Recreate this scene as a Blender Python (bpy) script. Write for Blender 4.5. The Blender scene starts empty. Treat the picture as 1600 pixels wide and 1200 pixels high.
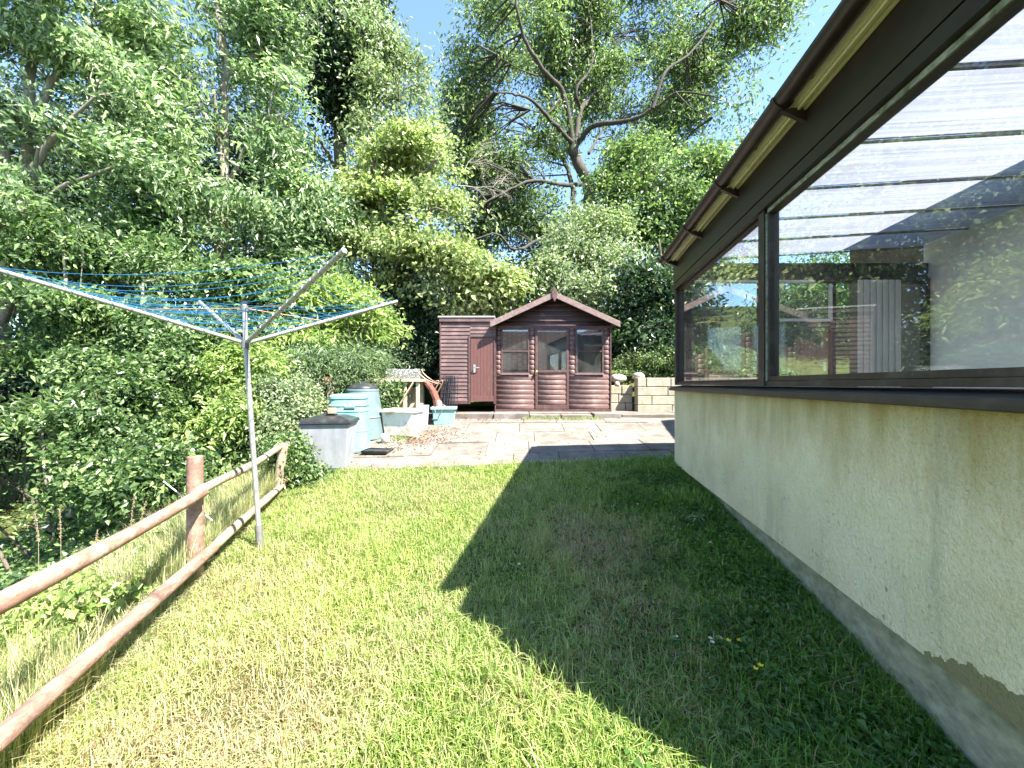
import bpy, math, numpy as np
from mathutils import Vector
R = np.random.default_rng(7)
rad = math.radians
SC = bpy.context.scene; COL = SC.collection
EYE = 1.40; F = 620.0

# ------------------------------------------------------------------ camera, sky, sun, exposure
cd = bpy.data.cameras.new('camera'); cam = bpy.data.objects.new('camera', cd); COL.objects.link(cam)
cam.location = (0, 0, EYE); cam.rotation_euler = (rad(90), 0, 0)
cd.sensor_width = 36; cd.lens = F / 1600 * 36; cd.clip_start = .05; cd.clip_end = 2000
SC.camera = cam
SUN_EL = rad(53.3); SD = Vector((.829, -.559, 0)).normalized()      # horizontal direction TO the sun
w = bpy.data.worlds.new('World'); SC.world = w; w.use_nodes = True
nt = w.node_tree; bg = nt.nodes['Background']; sk = nt.nodes.new('ShaderNodeTexSky')
sk.sky_type = 'NISHITA'; sk.sun_disc = False; sk.sun_elevation = SUN_EL
sk.sun_rotation = math.atan2(SD.x, SD.y); sk.air_density = 1.0; sk.dust_density = .15; sk.ozone_density = 3.5
nt.links.new(sk.outputs[0], bg.inputs[0]); bg.inputs[1].default_value = .10
sl = bpy.data.lights.new('sun', 'SUN'); sl.energy = 5.0; sl.angle = rad(.53); sl.color = (1, .96, .88)
so = bpy.data.objects.new('sun', sl); COL.objects.link(so)
sv = Vector((SD.x * math.cos(SUN_EL), SD.y * math.cos(SUN_EL), math.sin(SUN_EL)))
so.rotation_euler = (-sv).to_track_quat('-Z', 'Y').to_euler(); so.location = (6, -5, 12)
SC.view_settings.view_transform = 'Standard'; SC.view_settings.look = 'None'
SC.view_settings.exposure = 2.38; SC.view_settings.gamma = 1
try:
    SC.cycles.max_bounces = 10; SC.cycles.transparent_max_bounces = 24
    SC.cycles.transmission_bounces = 8; SC.cycles.diffuse_bounces = 4; SC.cycles.glossy_bounces = 4
    SC.cycles.caustics_reflective = False; SC.cycles.caustics_refractive = False
    SC.cycles.sample_clamp_indirect = 8
except Exception: pass

# ------------------------------------------------------------------ helpers
def P(px, py, y): return np.array(((px - 800) / F * y, y, EYE + (600 - py) / F * y))
def PX(px, y): return (px - 800) / F * y
def PZ(py, y): return EYE + (600 - py) / F * y

def tag(o, label=None, cat=None, group=None, kind=None):
    if label: o['label'] = label
    if cat: o['category'] = cat
    if group: o['group'] = group
    if kind: o['kind'] = kind
    return o
def thing(name, label, cat, loc=(0, 0, 0), rz=0, group=None):
    o = bpy.data.objects.new(name, None); COL.objects.link(o); o.location = [float(c) for c in loc]; o.rotation_euler = (0, 0, rz)
    o.empty_display_size = .1
    return tag(o, label, cat, group)
def copy_tree(o, parent=None):
    c = o.copy(); COL.objects.link(c)
    if parent: c.parent = parent
    for ch in [x for x in bpy.data.objects if x.parent == o]: copy_tree(ch, c)
    return c

class B:
    """mesh builder: collects vertex / face arrays"""
    def __init__(s): s.v = []; s.f = []; s.sm = []; s.n = 0
    def add(s, v, f, smooth=False):
        v = np.asarray(v, float).reshape(-1, 3)
        for a in (f if isinstance(f, list) and len(f) and isinstance(f[0], np.ndarray) else [np.asarray(f)]):
            a = np.asarray(a)
            if a.size: s.f.append(a + s.n); s.sm.append(smooth)
        s.v.append(v); s.n += len(v); return s
    def box(s, x0, x1, y0, y1, z0, z1, fn=None):
        v = np.array([(x, y, z) for x in (x0, x1) for y in (y0, y1) for z in (z0, z1)], float)
        if fn is not None: v = np.array([fn(*p) for p in v])
        s.add(v, [(0, 1, 3, 2), (4, 6, 7, 5), (0, 4, 5, 1), (2, 3, 7, 6), (0, 2, 6, 4), (1, 5, 7, 3)]); return s
    def hexa(s, bot, top):
        v = np.array(list(bot) + list(top), float); n = len(bot)
        s.add(v, [np.array([list(range(n))[::-1]]), np.array([list(range(n, 2 * n))]), np.array([(i, (i + 1) % n, n + (i + 1) % n, n + i) for i in range(n)])]); return s
    def prism(s, poly, y0, y1):          # poly in x,z
        return s.hexa([(p[0], y0, p[1]) for p in poly], [(p[0], y1, p[1]) for p in poly])
    def bar(s, a, b, wd, ht, up=(0, 0, 1)):
        a = np.array(a, float); b = np.array(b, float); d = (b - a) / np.linalg.norm(b - a)
        sd = np.cross(d, up); sd /= np.linalg.norm(sd); u = np.cross(sd, d)
        c = [(-wd / 2, -ht / 2), (wd / 2, -ht / 2), (wd / 2, ht / 2), (-wd / 2, ht / 2)]
        return s.hexa([a + sd * i + u * j for i, j in c], [b + sd * i + u * j for i, j in c])
    def tube(s, pts, r, k=8, cap=True):
        pts = np.asarray(pts, float); n = len(pts); r = np.broadcast_to(np.asarray(r, float), (n,))
        t = np.gradient(pts, axis=0); t /= np.linalg.norm(t, axis=1)[:, None] + 1e-9
        ref = np.array((0, 0, 1.)) if abs(t[:, 2]).mean() < .8 else np.array((0, 1., 0))
        a = np.cross(t, ref); a /= np.linalg.norm(a, axis=1)[:, None] + 1e-9; b = np.cross(a, t)
        th = np.arange(k) * 2 * math.pi / k
        v = pts[:, None] + r[:, None, None] * (a[:, None] * np.cos(th)[None, :, None] + b[:, None] * np.sin(th)[None, :, None])
        i = np.arange(n - 1)[:, None] * k; j = np.arange(k)[None]; j2 = (j + 1) % k
        f = np.stack([i + j, i + j2, i + k + j2, i + k + j], -1).reshape(-1, 4)
        s.add(v.reshape(-1, 3), [f], True)
        if cap:
            s.add(v[0], [np.array([list(range(k))])]); s.add(v[-1], [np.array([list(range(k))[::-1]])])
        return s
    def lathe(s, prof, c=(0, 0, 0), k=20, sq=0, smooth=True, hard=False, caps=(True, True)):
        if hard:
            for i_ in range(len(prof) - 1): s.lathe([prof[i_], prof[i_ + 1]], c, k, sq, True, False, (i_ == 0, i_ == len(prof) - 2))
            return s
        """prof: (radius,z); sq>0 squares the outline"""
        th = np.arange(k) * 2 * math.pi / k + math.pi / k
        q = 1 / (np.abs(np.cos(th)) ** (2 + sq) + np.abs(np.sin(th)) ** (2 + sq)) ** (1 / (2 + sq))
        v = np.array([[(c[0] + r * q[i] * math.cos(th[i]), c[1] + r * q[i] * math.sin(th[i]), c[2] + z) for i in range(k)] for r, z in prof])
        n = len(prof); i = np.arange(n - 1)[:, None] * k; j = np.arange(k)[None]; j2 = (j + 1) % k
        s.add(v.reshape(-1, 3), [np.stack([i + j, i + j2, i + k + j2, i + k + j], -1).reshape(-1, 4)], smooth)
        if caps[0]: s.add(v[0], [np.array([list(range(k))[::-1]])])
        if caps[1]: s.add(v[-1], [np.array([list(range(k))])])
        return s
    def obj(s, name, mat, parent=None, bevel=0, loc=None, rot=None):
        me = bpy.data.meshes.new(name); V = np.concatenate(s.v); me.vertices.add(len(V)); me.vertices.foreach_set('co', V.astype(np.float32).ravel())
        tot = np.concatenate([np.full(len(a), a.shape[1], np.int32) for a in s.f]); lp = np.concatenate([a.ravel() for a in s.f]).astype(np.int32)
        sm = np.concatenate([np.full(len(a), m) for a, m in zip(s.f, s.sm)])
        me.loops.add(len(lp)); me.loops.foreach_set('vertex_index', lp); me.polygons.add(len(tot))
        me.polygons.foreach_set('loop_start', np.concatenate([[0], np.cumsum(tot)[:-1]]).astype(np.int32))
        try: me.polygons.foreach_set('loop_total', tot)
        except Exception: pass
        me.polygons.foreach_set('use_smooth', sm.astype(bool)); me.update(calc_edges=True); me.validate()
        me.materials.append(mat); o = bpy.data.objects.new(name, me); COL.objects.link(o)
        if parent is not None: o.parent = parent
        if loc is not None: o.location = [float(c) for c in loc]
        if rot is not None: o.rotation_euler = rot
        if bevel:
            m = o.modifiers.new('bevel', 'BEVEL'); m.width = bevel; m.segments = 2; m.limit_method = 'ANGLE'; m.angle_limit = rad(40)
        return o

def smoothpath(pts, n=6, wig=0, seed=0):
    pts = np.asarray(pts, float); rr = np.random.default_rng(seed)
    p = np.vstack([2 * pts[0] - pts[1], pts, 2 * pts[-1] - pts[-2]]); out = []
    for i in range(1, len(p) - 2):
        for t in np.arange(n) / n:
            a, b, c, d = p[i - 1:i + 3]
            out.append(.5 * (2 * b + (c - a) * t + (2 * a - 5 * b + 4 * c - d) * t * t + (3 * b - a - 3 * c + d) * t ** 3))
    out.append(pts[-1]); out = np.array(out)
    if wig: out[1:-1] += rr.normal(0, wig, (len(out) - 2, 3))
    return out
# ------------------------------------------------------------------ materials
def mat(name):
    m = bpy.data.materials.new(name); m.use_nodes = True; n = m.node_tree; bs = n.nodes['Principled BSDF']
    return m, n, bs
def N(n, t, **k):
    x = n.nodes.new(t)
    for a, b in k.items():
        if a in x.inputs.keys(): x.inputs[a].default_value = b
        else: setattr(x, a, b)
    return x
def ramp(n, src, stops):
    r = n.nodes.new('ShaderNodeValToRGB'); e = r.color_ramp.elements
    while len(e) < len(stops): e.new(.5)
    for i, (p, c) in enumerate(stops): e[i].position = p; e[i].color = (*c, 1) if len(c) == 3 else c
    n.links.new(src, r.inputs[0]); return r
def coords(n, scale=(1, 1, 1), kind='Object'):
    tc = n.nodes.new('ShaderNodeTexCoord'); mp = n.nodes.new('ShaderNodeMapping'); mp.inputs['Scale'].default_value = scale
    n.links.new(tc.outputs[kind], mp.inputs[0]); return mp.outputs[0]
def noise(n, vec, scale, detail=4, rough=.6):
    x = N(n, 'ShaderNodeTexNoise', Scale=scale, Detail=detail, Roughness=rough); n.links.new(vec, x.inputs['Vector']); return x.outputs[0]
def mixc(n, a, b, fac, mode='MIX'):
    m = n.nodes.new('ShaderNodeMix'); m.data_type = 'RGBA'; m.blend_type = mode
    for i, v in ((0, fac), (6, a), (7, b)):
        if isinstance(v, (int, float)): m.inputs[i].default_value = v
        elif isinstance(v, tuple): m.inputs[i].default_value = (*v, 1)
        else: n.links.new(v, m.inputs[i])
    return m.outputs[2]
def math_(n, op, a, b=0., c=None):
    m = n.nodes.new('ShaderNodeMath'); m.operation = op
    for i, v in enumerate((a, b) if c is None else (a, b, c)):
        if isinstance(v, (int, float)): m.inputs[i].default_value = v
        else: n.links.new(v, m.inputs[i])
    return m.outputs[0]
def bump(n, bs, h, strength=.4, dist=.01):
    b = N(n, 'ShaderNodeBump', Strength=strength, Distance=dist); n.links.new(h, b.inputs['Height']); n.links.new(b.outputs[0], bs.inputs['Normal'])

def surf(name, c1, c2, scale=6, rough=.6, metal=0, stretch=(1, 1, 1), bmp=.3, bdist=.004, c3=None, dscale=2.5, damt=.45, spec=.4, bscale=None):
    """two-tone noisy surface with a coarser patch colour and bump"""
    m, n, bs = mat(name); v = coords(n, stretch)
    f = noise(n, v, scale, 6, .65); col = ramp(n, f, [(.32, c1), (.68, c2)]).outputs[0]
    if c3 is not None:
        f3 = ramp(n, noise(n, coords(n), dscale, 5, .7), [(.5 - .0, (0, 0, 0)), (.5 + .16, (1, 1, 1))]).outputs[0]
        col = mixc(n, col, c3, math_(n, 'MULTIPLY', f3, damt))
    n.links.new(col, bs.inputs['Base Color']); bs.inputs['Roughness'].default_value = rough; bs.inputs['Metallic'].default_value = metal
    bs.inputs['Specular IOR Level'].default_value = spec
    if bmp: bump(n, bs, noise(n, v, bscale or scale * 3, 5, .7), bmp, bdist)
    return m

def leafmat(name, stops, trans=.35, tcol=1.5, rough=.42, patch=None):
    m, n, bs = mat(name); g = n.nodes.new('ShaderNodeNewGeometry')
    k = len(stops); r = ramp(n, g.outputs['Random Per Island'], [(i / max(1, k - 1), c) for i, c in enumerate(stops)])
    big = noise(n, coords(n), 1.1, 3, .6)
    col = mixc(n, r.outputs[0], mixc(n, r.outputs[0], (1.1, 1.08, .92), 1.0, 'MULTIPLY'), ramp(n, big, [(.42, (0, 0, 0)), (.62, (1, 1, 1))]).outputs[0])
    if patch: col = patch(n, col)
    n.links.new(col, bs.inputs['Base Color']); bs.inputs['Roughness'].default_value = rough; bs.inputs['Specular IOR Level'].default_value = .38
    t = n.nodes.new('ShaderNodeBsdfTranslucent'); n.links.new(mixc(n, col, (1.0 * tcol, 1.2 * tcol, .72 * tcol), 1.0, 'MULTIPLY'), t.inputs[0])
    mx = n.nodes.new('ShaderNodeMixShader'); mx.inputs[0].default_value = trans
    n.links.new(bs.outputs[0], mx.inputs[1]); n.links.new(t.outputs[0], mx.inputs[2]); n.links.new(mx.outputs[0], n.nodes['Material Output'].inputs[0])
    return m
def glassmat(name, refl=1.0, dirt=.04, tint=(.93, .97, .96)):
    """thin pane: clear see-through plus Fresnel reflection and a film of dust"""
    m, n, bs = mat(name); out = n.nodes['Material Output']; n.nodes.remove(bs)
    tr = N(n, 'ShaderNodeBsdfTransparent'); tr.inputs[0].default_value = (*tint, 1)
    gl = N(n, 'ShaderNodeBsdfGlossy', Roughness=.004)
    gm = n.nodes.new('ShaderNodeNewGeometry'); dp = n.nodes.new('ShaderNodeVectorMath'); dp.operation = 'DOT_PRODUCT'; n.links.new(gm.outputs['Incoming'], dp.inputs[0]); n.links.new(gm.outputs['Normal'], dp.inputs[1])
    q = math_(n, 'SUBTRACT', 1., math_(n, 'ABSOLUTE', dp.outputs['Value'])); fac = math_(n, 'MULTIPLY', math_(n, 'ADD', .04, math_(n, 'MULTIPLY', math_(n, 'POWER', q, 5.), .96)), refl); fac = math_(n, 'MINIMUM', fac, 1.)
    a = n.nodes.new('ShaderNodeMixShader'); n.links.new(fac, a.inputs[0]); n.links.new(tr.outputs[0], a.inputs[1]); n.links.new(gl.outputs[0], a.inputs[2])
    df = N(n, 'ShaderNodeBsdfDiffuse'); df.inputs[0].default_value = (.6, .6, .56, 1)
    d = ramp(n, noise(n, coords(n, (1, 1, .5)), 3, 8, .75), [(.4, (0, 0, 0)), (.75, (1, 1, 1))]).outputs[0]
    d = math_(n, 'MULTIPLY', d, dirt); d = math_(n, 'ADD', d, dirt * .3)
    b = n.nodes.new('ShaderNodeMixShader'); n.links.new(d, b.inputs[0]); n.links.new(a.outputs[0], b.inputs[1]); n.links.new(df.outputs[0], b.inputs[2])
    n.links.new(b.outputs[0], out.inputs[0]); return m

M = {}
M['brown_frame'] = surf('brown_frame', (.011, .0065, .0045), (.019, .012, .0085), 9, .42, stretch=(6, .6, 6), bmp=.15, c3=(.03, .025, .018), dscale=5, damt=.3)
M['frame_post'] = surf('frame_post', (.025, .018, .015), (.042, .031, .025), 9, .5, stretch=(6, 6, .6), bmp=.15, c3=(.1, .09, .07), dscale=8, damt=.4)
M['sill'] = surf('sill', (.026, .02, .017), (.045, .036, .031), 7, .5, stretch=(6, .5, 6), bmp=.2, c3=(.08, .075, .065), dscale=6, damt=.4)
M['gutter'] = surf('gutter', (.015, .008, .007), (.025, .013, .012), 5, .33, bmp=.05, c3=(.09, .06, .05), dscale=4, damt=.3)
M['bracket'] = surf('bracket', (.02, .012, .01), (.03, .018, .016), 5, .4, bmp=.05)
M['lichen_strip'] = surf('lichen_strip', (.12, .13, .10), (.36, .38, .32), 30, .7, stretch=(3, .6, 3), bmp=.4, c3=(.06, .08, .03), dscale=14, damt=.85)
M['cream_strip'] = surf('cream_strip', (.50, .47, .34), (.66, .62, .48), 6, .5, stretch=(20, .3, 20), bmp=.1, c3=(.4, .38, .25), dscale=5, damt=.3)
M['white_trim'] = surf('white_trim', (.62, .63, .62), (.75, .75, .73), 8, .4, bmp=.05)
M['white_wall'] = surf('white_wall', (.80, .80, .79), (.86, .86, .85), 3, .8, bmp=.1)
M['dark_brick'] = surf('dark_brick', (.10, .07, .05), (.2, .14, .1), 8, .85, bmp=.4, bdist=.01)
M['concrete'] = surf('concrete', (.18, .175, .115), (.38, .37, .265), 14, .9, stretch=(1, 1, 1.8), bmp=.8, bdist=.008, c3=(.10, .11, .06), dscale=4.5, damt=.6, bscale=70)
M['floor'] = surf('floor', (.35, .3, .24), (.45, .4, .33), 4, .6)
M['shed_boards'] = surf('shed_boards', (.09, .051, .046), (.14, .088, .08), 10, .55, stretch=(.5, 4, 5), bmp=.3, c3=(.27, .16, .14), dscale=5, damt=.5)
M['shed_boards_dark'] = surf('shed_frame_paint', (.065, .033, .031), (.105, .055, .051), 10, .55, stretch=(4, 4, .6), bmp=.3, c3=(.2, .12, .1), dscale=8, damt=.4)
M['door_paint'] = surf('door_paint', (.095, .04, .034), (.14, .062, .052), 14, .5, stretch=(4, 4, .4), bmp=.3)
M['barge'] = surf('barge', (.13, .08, .072), (.26, .19, .17), 26, .65, stretch=(1.2, 4, 1.2), bmp=.3, c3=(.15, .07, .06), dscale=6, damt=.6)
M['felt'] = surf('felt', (.05, .05, .045), (.11, .11, .09), 20, .95, bmp=.4)
M['pale_felt'] = surf('pale_felt', (.4, .36, .36), (.55, .5, .5), 20, .8, bmp=.2)
M['interior_wood'] = surf('interior_wood', (.10, .065, .04), (.16, .11, .07), 6, .8, stretch=(1, 1, 5))
M['brass'] = surf('brass', (.5, .38, .14), (.62, .5, .22), 8, .3, 1, bmp=0)
M['chrome'] = surf('chrome', (.7, .7, .68), (.8, .8, .78), 8, .3, 1, bmp=0)
M['alu'] = surf('alu', (.24, .24, .235), (.35, .35, .34), 12, .42, .35, stretch=(8, 8, .8), bmp=.1, c3=(.4, .4, .37), dscale=9, damt=.5)
M['alu_dark'] = surf('alu_dark', (.12, .12, .115), (.2, .2, .19), 16, .6, .3, bmp=.3)
M['rod'] = surf('rod', (.28, .17, .12), (.4, .28, .2), 16, .5, .5, bmp=.1)
M['cord'] = surf('cord', (.01, .12, .30), (.02, .19, .40), 16, .45, bmp=0)
M['rail_red'] = surf('rail_red', (.17, .085, .062), (.30, .175, .13), 7, .7, stretch=(6, .8, 6), bmp=.5, bdist=.004, c3=(.42, .32, .24), dscale=7, damt=.8, bscale=16)
M['rail_grey'] = surf('rail_grey', (.24, .17, .11), (.42, .34, .25), 8, .85, stretch=(6, .8, 6), bmp=.7, bdist=.006, c3=(.12, .07, .05), dscale=9, damt=.7, bscale=16)
M['rail_old'] = surf('rail_old', (.17, .085, .06), (.34, .21, .16), 8, .85, stretch=(6, .8, 6), bmp=.8, bdist=.007, c3=(.06, .04, .035), dscale=6, damt=.75, bscale=16)
M['bin_grey'] = surf('bin_grey', (.19, .20, .22), (.27, .28, .305), 14, .55, stretch=(1, 1, .3), bmp=.15, c3=(.3, .3, .29), dscale=6, damt=.4)
M['bin_black'] = surf('bin_black', (.014, .015, .017), (.026, .027, .03), 9, .38, bmp=.1, c3=(.12, .12, .11), dscale=7, damt=.3)
M['teal'] = surf('teal', (.13, .29, .27), (.18, .36, .335), 9, .5, bmp=.12, c3=(.3, .55, .5), dscale=6, damt=.4)
M['grey_teal'] = surf('grey_teal', (.09, .135, .14), (.13, .18, .18), 9, .5, bmp=.12)
M['crate_teal'] = surf('crate_teal', (.19, .35, .33), (.25, .42, .39), 9, .5, bmp=.12)
M['enamel'] = surf('enamel', (.6, .59, .54), (.72, .71, .67), 10, .35, stretch=(1, 1, .35), bmp=.2, c3=(.42, .20, .08), dscale=5, damt=.75)
M['pale_wood'] = surf('pale_wood', (.38, .33, .21), (.50, .44, .31), 12, .8, stretch=(1, 1, 4), bmp=.3, c3=(.3, .24, .15), dscale=6, damt=.5)
M['old_wood'] = surf('old_wood', (.22, .17, .12), (.38, .31, .23), 12, .85, stretch=(1, 4, 4), bmp=.5, c3=(.12, .1, .07), dscale=6, damt=.6)
M['board_grey'] = surf('board_grey', (.26, .27, .28), (.32, .33, .34), 12, .7, bmp=.1)
M['barrow'] = surf('barrow', (.16, .05, .035), (.26, .11, .08), 12, .7, .2, bmp=.3, c3=(.1, .06, .05), dscale=8, damt=.6)
M['white_stone'] = surf('white_stone', (.33, .31, .27), (.45, .43, .38), 12, .85, bmp=.5, bdist=.01)
M['brick'] = surf('brick', (.32, .14, .09), (.45, .25, .18), 12, .9, bmp=.4)
M['wire'] = surf('wire', (.5, .5, .5), (.65, .65, .65), 30, .4, .7, bmp=0)
M['block'] = surf('block', (.25, .225, .17), (.36, .33, .26), 7, .9, bmp=.7, bdist=.01, c3=(.22, .22, .14), dscale=3, damt=.7, bscale=30)
M['bark'] = surf('bark', (.07, .055, .04), (.20, .165, .125), 9, .95, stretch=(2, 2, .5), bmp=.9, bdist=.03, c3=(.10, .12, .05), dscale=2, damt=.6)
M['bark_pale'] = surf('bark_pale', (.16, .14, .11), (.34, .30, .25), 9, .95, stretch=(2, 2, .5), bmp=.8, bdist=.02, c3=(.10, .12, .06), dscale=2, damt=.5)
M['bark_mid'] = surf('bark_mid', (.035, .029, .024), (.10, .087, .072), 9, .95, stretch=(2, 2, .5), bmp=.9, bdist=.03, c3=(.05, .06, .03), dscale=2, damt=.6)
M['twig_pale'] = surf('twig_pale', (.35, .3, .24), (.5, .45, .38), 9, .9, bmp=.2)
M['cane_dry'] = surf('dry_stalk', (.2, .15, .09), (.32, .25, .16), 9, .9, bmp=0)
M['cane'] = surf('cane', (.6, .57, .5), (.72, .7, .64), 9, .6, bmp=.1)
M['glass'] = glassmat('window_glass', 1.9, .03)
M['shed_glass'] = glassmat('shed_glass', 3.4, .07, (.7, .74, .76))
M['petal_white'] = surf('petal_white', (.8, .8, .78), (.85, .85, .82), 9, .6, bmp=0)
M['petal_yellow'] = surf('petal_yellow', (.8, .62, .02), (.85, .7, .05), 9, .5, bmp=0)

def flag_mat():
    m, n, bs = mat('paving_slab'); g = n.nodes.new('ShaderNodeNewGeometry'); v = coords(n)
    base = ramp(n, g.outputs['Random Per Island'], [(0, (.165, .145, .125)), (.4, (.195, .175, .152)), (.7, (.18, .152, .135)), (1, (.22, .197, .172))]).outputs[0]
    f = ramp(n, noise(n, v, 3.2, 9, .72), [(.38, (.62, .6, .58)), (.62, (1.12, 1.12, 1.1))]).outputs[0]
    c = mixc(n, base, f, 1.0, 'MULTIPLY')
    blot = ramp(n, noise(n, coords(n, (1, 1.6, 1)), 7.5, 6, .7), [(.56, (0, 0, 0)), (.68, (1, 1, 1))]).outputs[0]
    c = mixc(n, c, (.11, .10, .08), math_(n, 'MULTIPLY', blot, .55)); n.links.new(c, bs.inputs['Base Color'])
    bs.inputs['Roughness'].default_value = .9; bs.inputs['Specular IOR Level'].default_value = .15
    bump(n, bs, noise(n, v, 35, 8, .8), .6, .006); return m
M['slab'] = flag_mat()

def render_wall_mat():
    m, n, bs = mat('roughcast_render'); v = coords(n); tc = n.nodes.new('ShaderNodeTexCoord'); sp = n.nodes.new('ShaderNodeSeparateXYZ'); n.links.new(tc.outputs['Object'], sp.inputs[0])
    base = ramp(n, noise(n, v, 2.2, 7, .7), [(.35, (.74, .66, .42)), (.66, (.90, .82, .58))]).outputs[0]
    # yellow-green algae hanging below the sill
    zz = math_(n, 'ADD', sp.outputs[2], math_(n, 'MULTIPLY', noise(n, coords(n, (1, 2.2, .5)), 2.4, 6, .7), .9))
    al = ramp(n, zz, [(.0, (0, 0, 0)), (1, (1, 1, 1))]); al.color_ramp.elements[0].position = .0
    mr = N(n, 'ShaderNodeMapRange'); n.links.new(zz, mr.inputs[0]); mr.inputs[1].default_value = 1.42; mr.inputs[2].default_value = 1.86
    near = N(n, 'ShaderNodeMapRange'); n.links.new(sp.outputs[1], near.inputs[0]); near.inputs[1].default_value = 4.6; near.inputs[2].default_value = 2.2; near.inputs[3].default_value = .35; near.inputs[4].default_value = 1.
    base = mixc(n, base, (.36, .27, .06), math_(n, 'MULTIPLY', math_(n, 'MULTIPLY', mr.outputs[0], near.outputs[0]), .85))
    n.nodes.remove(al)
    # grey damp streaks
    st = ramp(n, noise(n, coords(n, (3.2, 3.2, .5)), 1.6, 7, .7), [(.52, (0, 0, 0)), (.72, (1, 1, 1))]).outputs[0]
    base = mixc(n, base, (.30, .30, .22), math_(n, 'MULTIPLY', st, .55))
    # black mould specks towards the foot
    fine = ramp(n, noise(n, v, 42, 3, .6), [(.60, (0, 0, 0)), (.66, (1, 1, 1))]).outputs[0]
    area = ramp(n, noise(n, v, 3.4, 4, .6), [(.50, (0, 0, 0)), (.68, (1, 1, 1))]).outputs[0]
    foot = N(n, 'ShaderNodeMapRange'); n.links.new(sp.outputs[2], foot.inputs[0]); foot.inputs[1].default_value = 1.15; foot.inputs[2].default_value = .5
    base = mixc(n, base, (.07, .07, .05), math_(n, 'MULTIPLY', math_(n, 'MULTIPLY', fine, area), math_(n, 'MULTIPLY', foot.outputs[0], .9)))
    # flaked-off render low at the near end
    fl = math_(n, 'ADD', math_(n, 'MULTIPLY', noise(n, v, 9, 5, .7), .16), sp.outputs[2])
    fy = N(n, 'ShaderNodeMapRange'); n.links.new(sp.outputs[1], fy.inputs[0]); fy.inputs[1].default_value = 1.40; fy.inputs[2].default_value = 1.05; fy.inputs[3].default_value = .53; fy.inputs[4].default_value = .665
    flk = math_(n, 'LESS_THAN', fl, fy.outputs[0])
    pit = ramp(n, noise(n, v, 75, 3, .6), [(.36, (.72, .70, .62)), (.5, (1, 1, 1))]).outputs[0]; base = mixc(n, base, pit, .35, 'MULTIPLY')
    base = mixc(n, base, (.27, .25, .13), flk); n.links.new(base, bs.inputs['Base Color'])
    bs.inputs['Roughness'].default_value = .92; bs.inputs['Specular IOR Level'].default_value = .15
    h = math_(n, 'ADD', noise(n, v, 60, 5, .62), math_(n, 'MULTIPLY', noise(n, v, 150, 3, .7), .5)); h = math_(n, 'SUBTRACT', h, math_(n, 'MULTIPLY', flk, .8))
    bump(n, bs, h, 1.0, .02); return m
M['render'] = render_wall_mat()

def poly_mat():
    m, n, bs = mat('polycarbonate_sheet'); out = n.nodes['Material Output']
    st = noise(n, coords(n, (.35, 30, 1)), 1.6, 6, .7); col = ramp(n, st, [(.3, (.32, .32, .43)), (.7, (.62, .61, .74))]).outputs[0]
    dirt = ramp(n, noise(n, coords(n), 2.5, 6, .7), [(.5, (0, 0, 0)), (.75, (1, 1, 1))]).outputs[0]
    col = mixc(n, col, (.3, .27, .26), math_(n, 'MULTIPLY', dirt, .5))
    t = n.nodes.new('ShaderNodeBsdfTranslucent'); n.links.new(col, t.inputs[0]); n.links.new(col, bs.inputs['Base Color']); bs.inputs['Roughness'].default_value = .35
    mx = n.nodes.new('ShaderNodeMixShader'); mx.inputs[0].default_value = .36; n.links.new(bs.outputs[0], mx.inputs[1]); n.links.new(t.outputs[0], mx.inputs[2]); n.links.new(mx.outputs[0], out.inputs[0]); return m
M['poly'] = poly_mat()

def tile_mat():
    m, n, bs = mat('roof_tile'); v = coords(n, (1, 1, 1))
    br = N(n, 'ShaderNodeTexBrick', Scale=1.); br.inputs['Color1'].default_value = (.14, .07, .05, 1); br.inputs['Color2'].default_value = (.2, .11, .08, 1); br.inputs['Mortar'].default_value = (.02, .015, .01, 1)
    br.inputs['Mortar Size'].default_value = .03; br.inputs['Brick Width'].default_value = .3; br.inputs['Row Height'].default_value = .3
    sp = n.nodes.new('ShaderNodeSeparateXYZ'); n.links.new(v, sp.inputs[0]); cb = n.nodes.new('ShaderNodeCombineXYZ'); n.links.new(sp.outputs[1], cb.inputs[0]); n.links.new(sp.outputs[0], cb.inputs[1]); n.links.new(cb.outputs[0], br.inputs['Vector'])
    n.links.new(br.outputs[0], bs.inputs['Base Color']); bs.inputs['Roughness'].default_value = .8; return m
M['tile'] = tile_mat()

# ------------------------------------------------------------------ the ground
HY = np.array([-40, -3, 0, 1.26, 2.02, 3.62, 4.64, 6.2, 7.3, 8.0, 9.0, 12, 60]); HH = np.array([1.9, 1.6, 1.38, 1.225, 1.14, 1.03, .965, .83, .70, .62, .58, .5, .45])
def sstep(a, b, x): t = np.clip((x - a) / (b - a), 0, 1); return t * t * (3 - 2 * t)
def G(x, y):
    x = np.asarray(x, float); y = np.asarray(y, float)
    h = np.interp(y, HY, HH); xw = 1.21 + .15 * y
    lat = .04 * (1 - sstep(4.2, 7.4, y)); z = EYE - h - lat * np.clip(xw - x, 0, 6)
    d = np.clip((-1.2 - .294 * y) - x, 0, None)
    drop = np.minimum(.10 * d + .32 * np.clip(d - .5, 0, None), 2.2) * (1 - sstep(7, 13, y) * .75)
    z = z - drop
    bank = .34 * np.clip(y - 10.9, 0, 12); z = z + bank * sstep(-9, -1, x)
    rb = EYE + .08 + .32 * np.clip(y - 8.8, 0, 14); z = np.where((x > 2.1) & (y > 8.9), np.maximum(z, rb), z)
    return z
def gz(x, y): return float(G(x, y))

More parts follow.
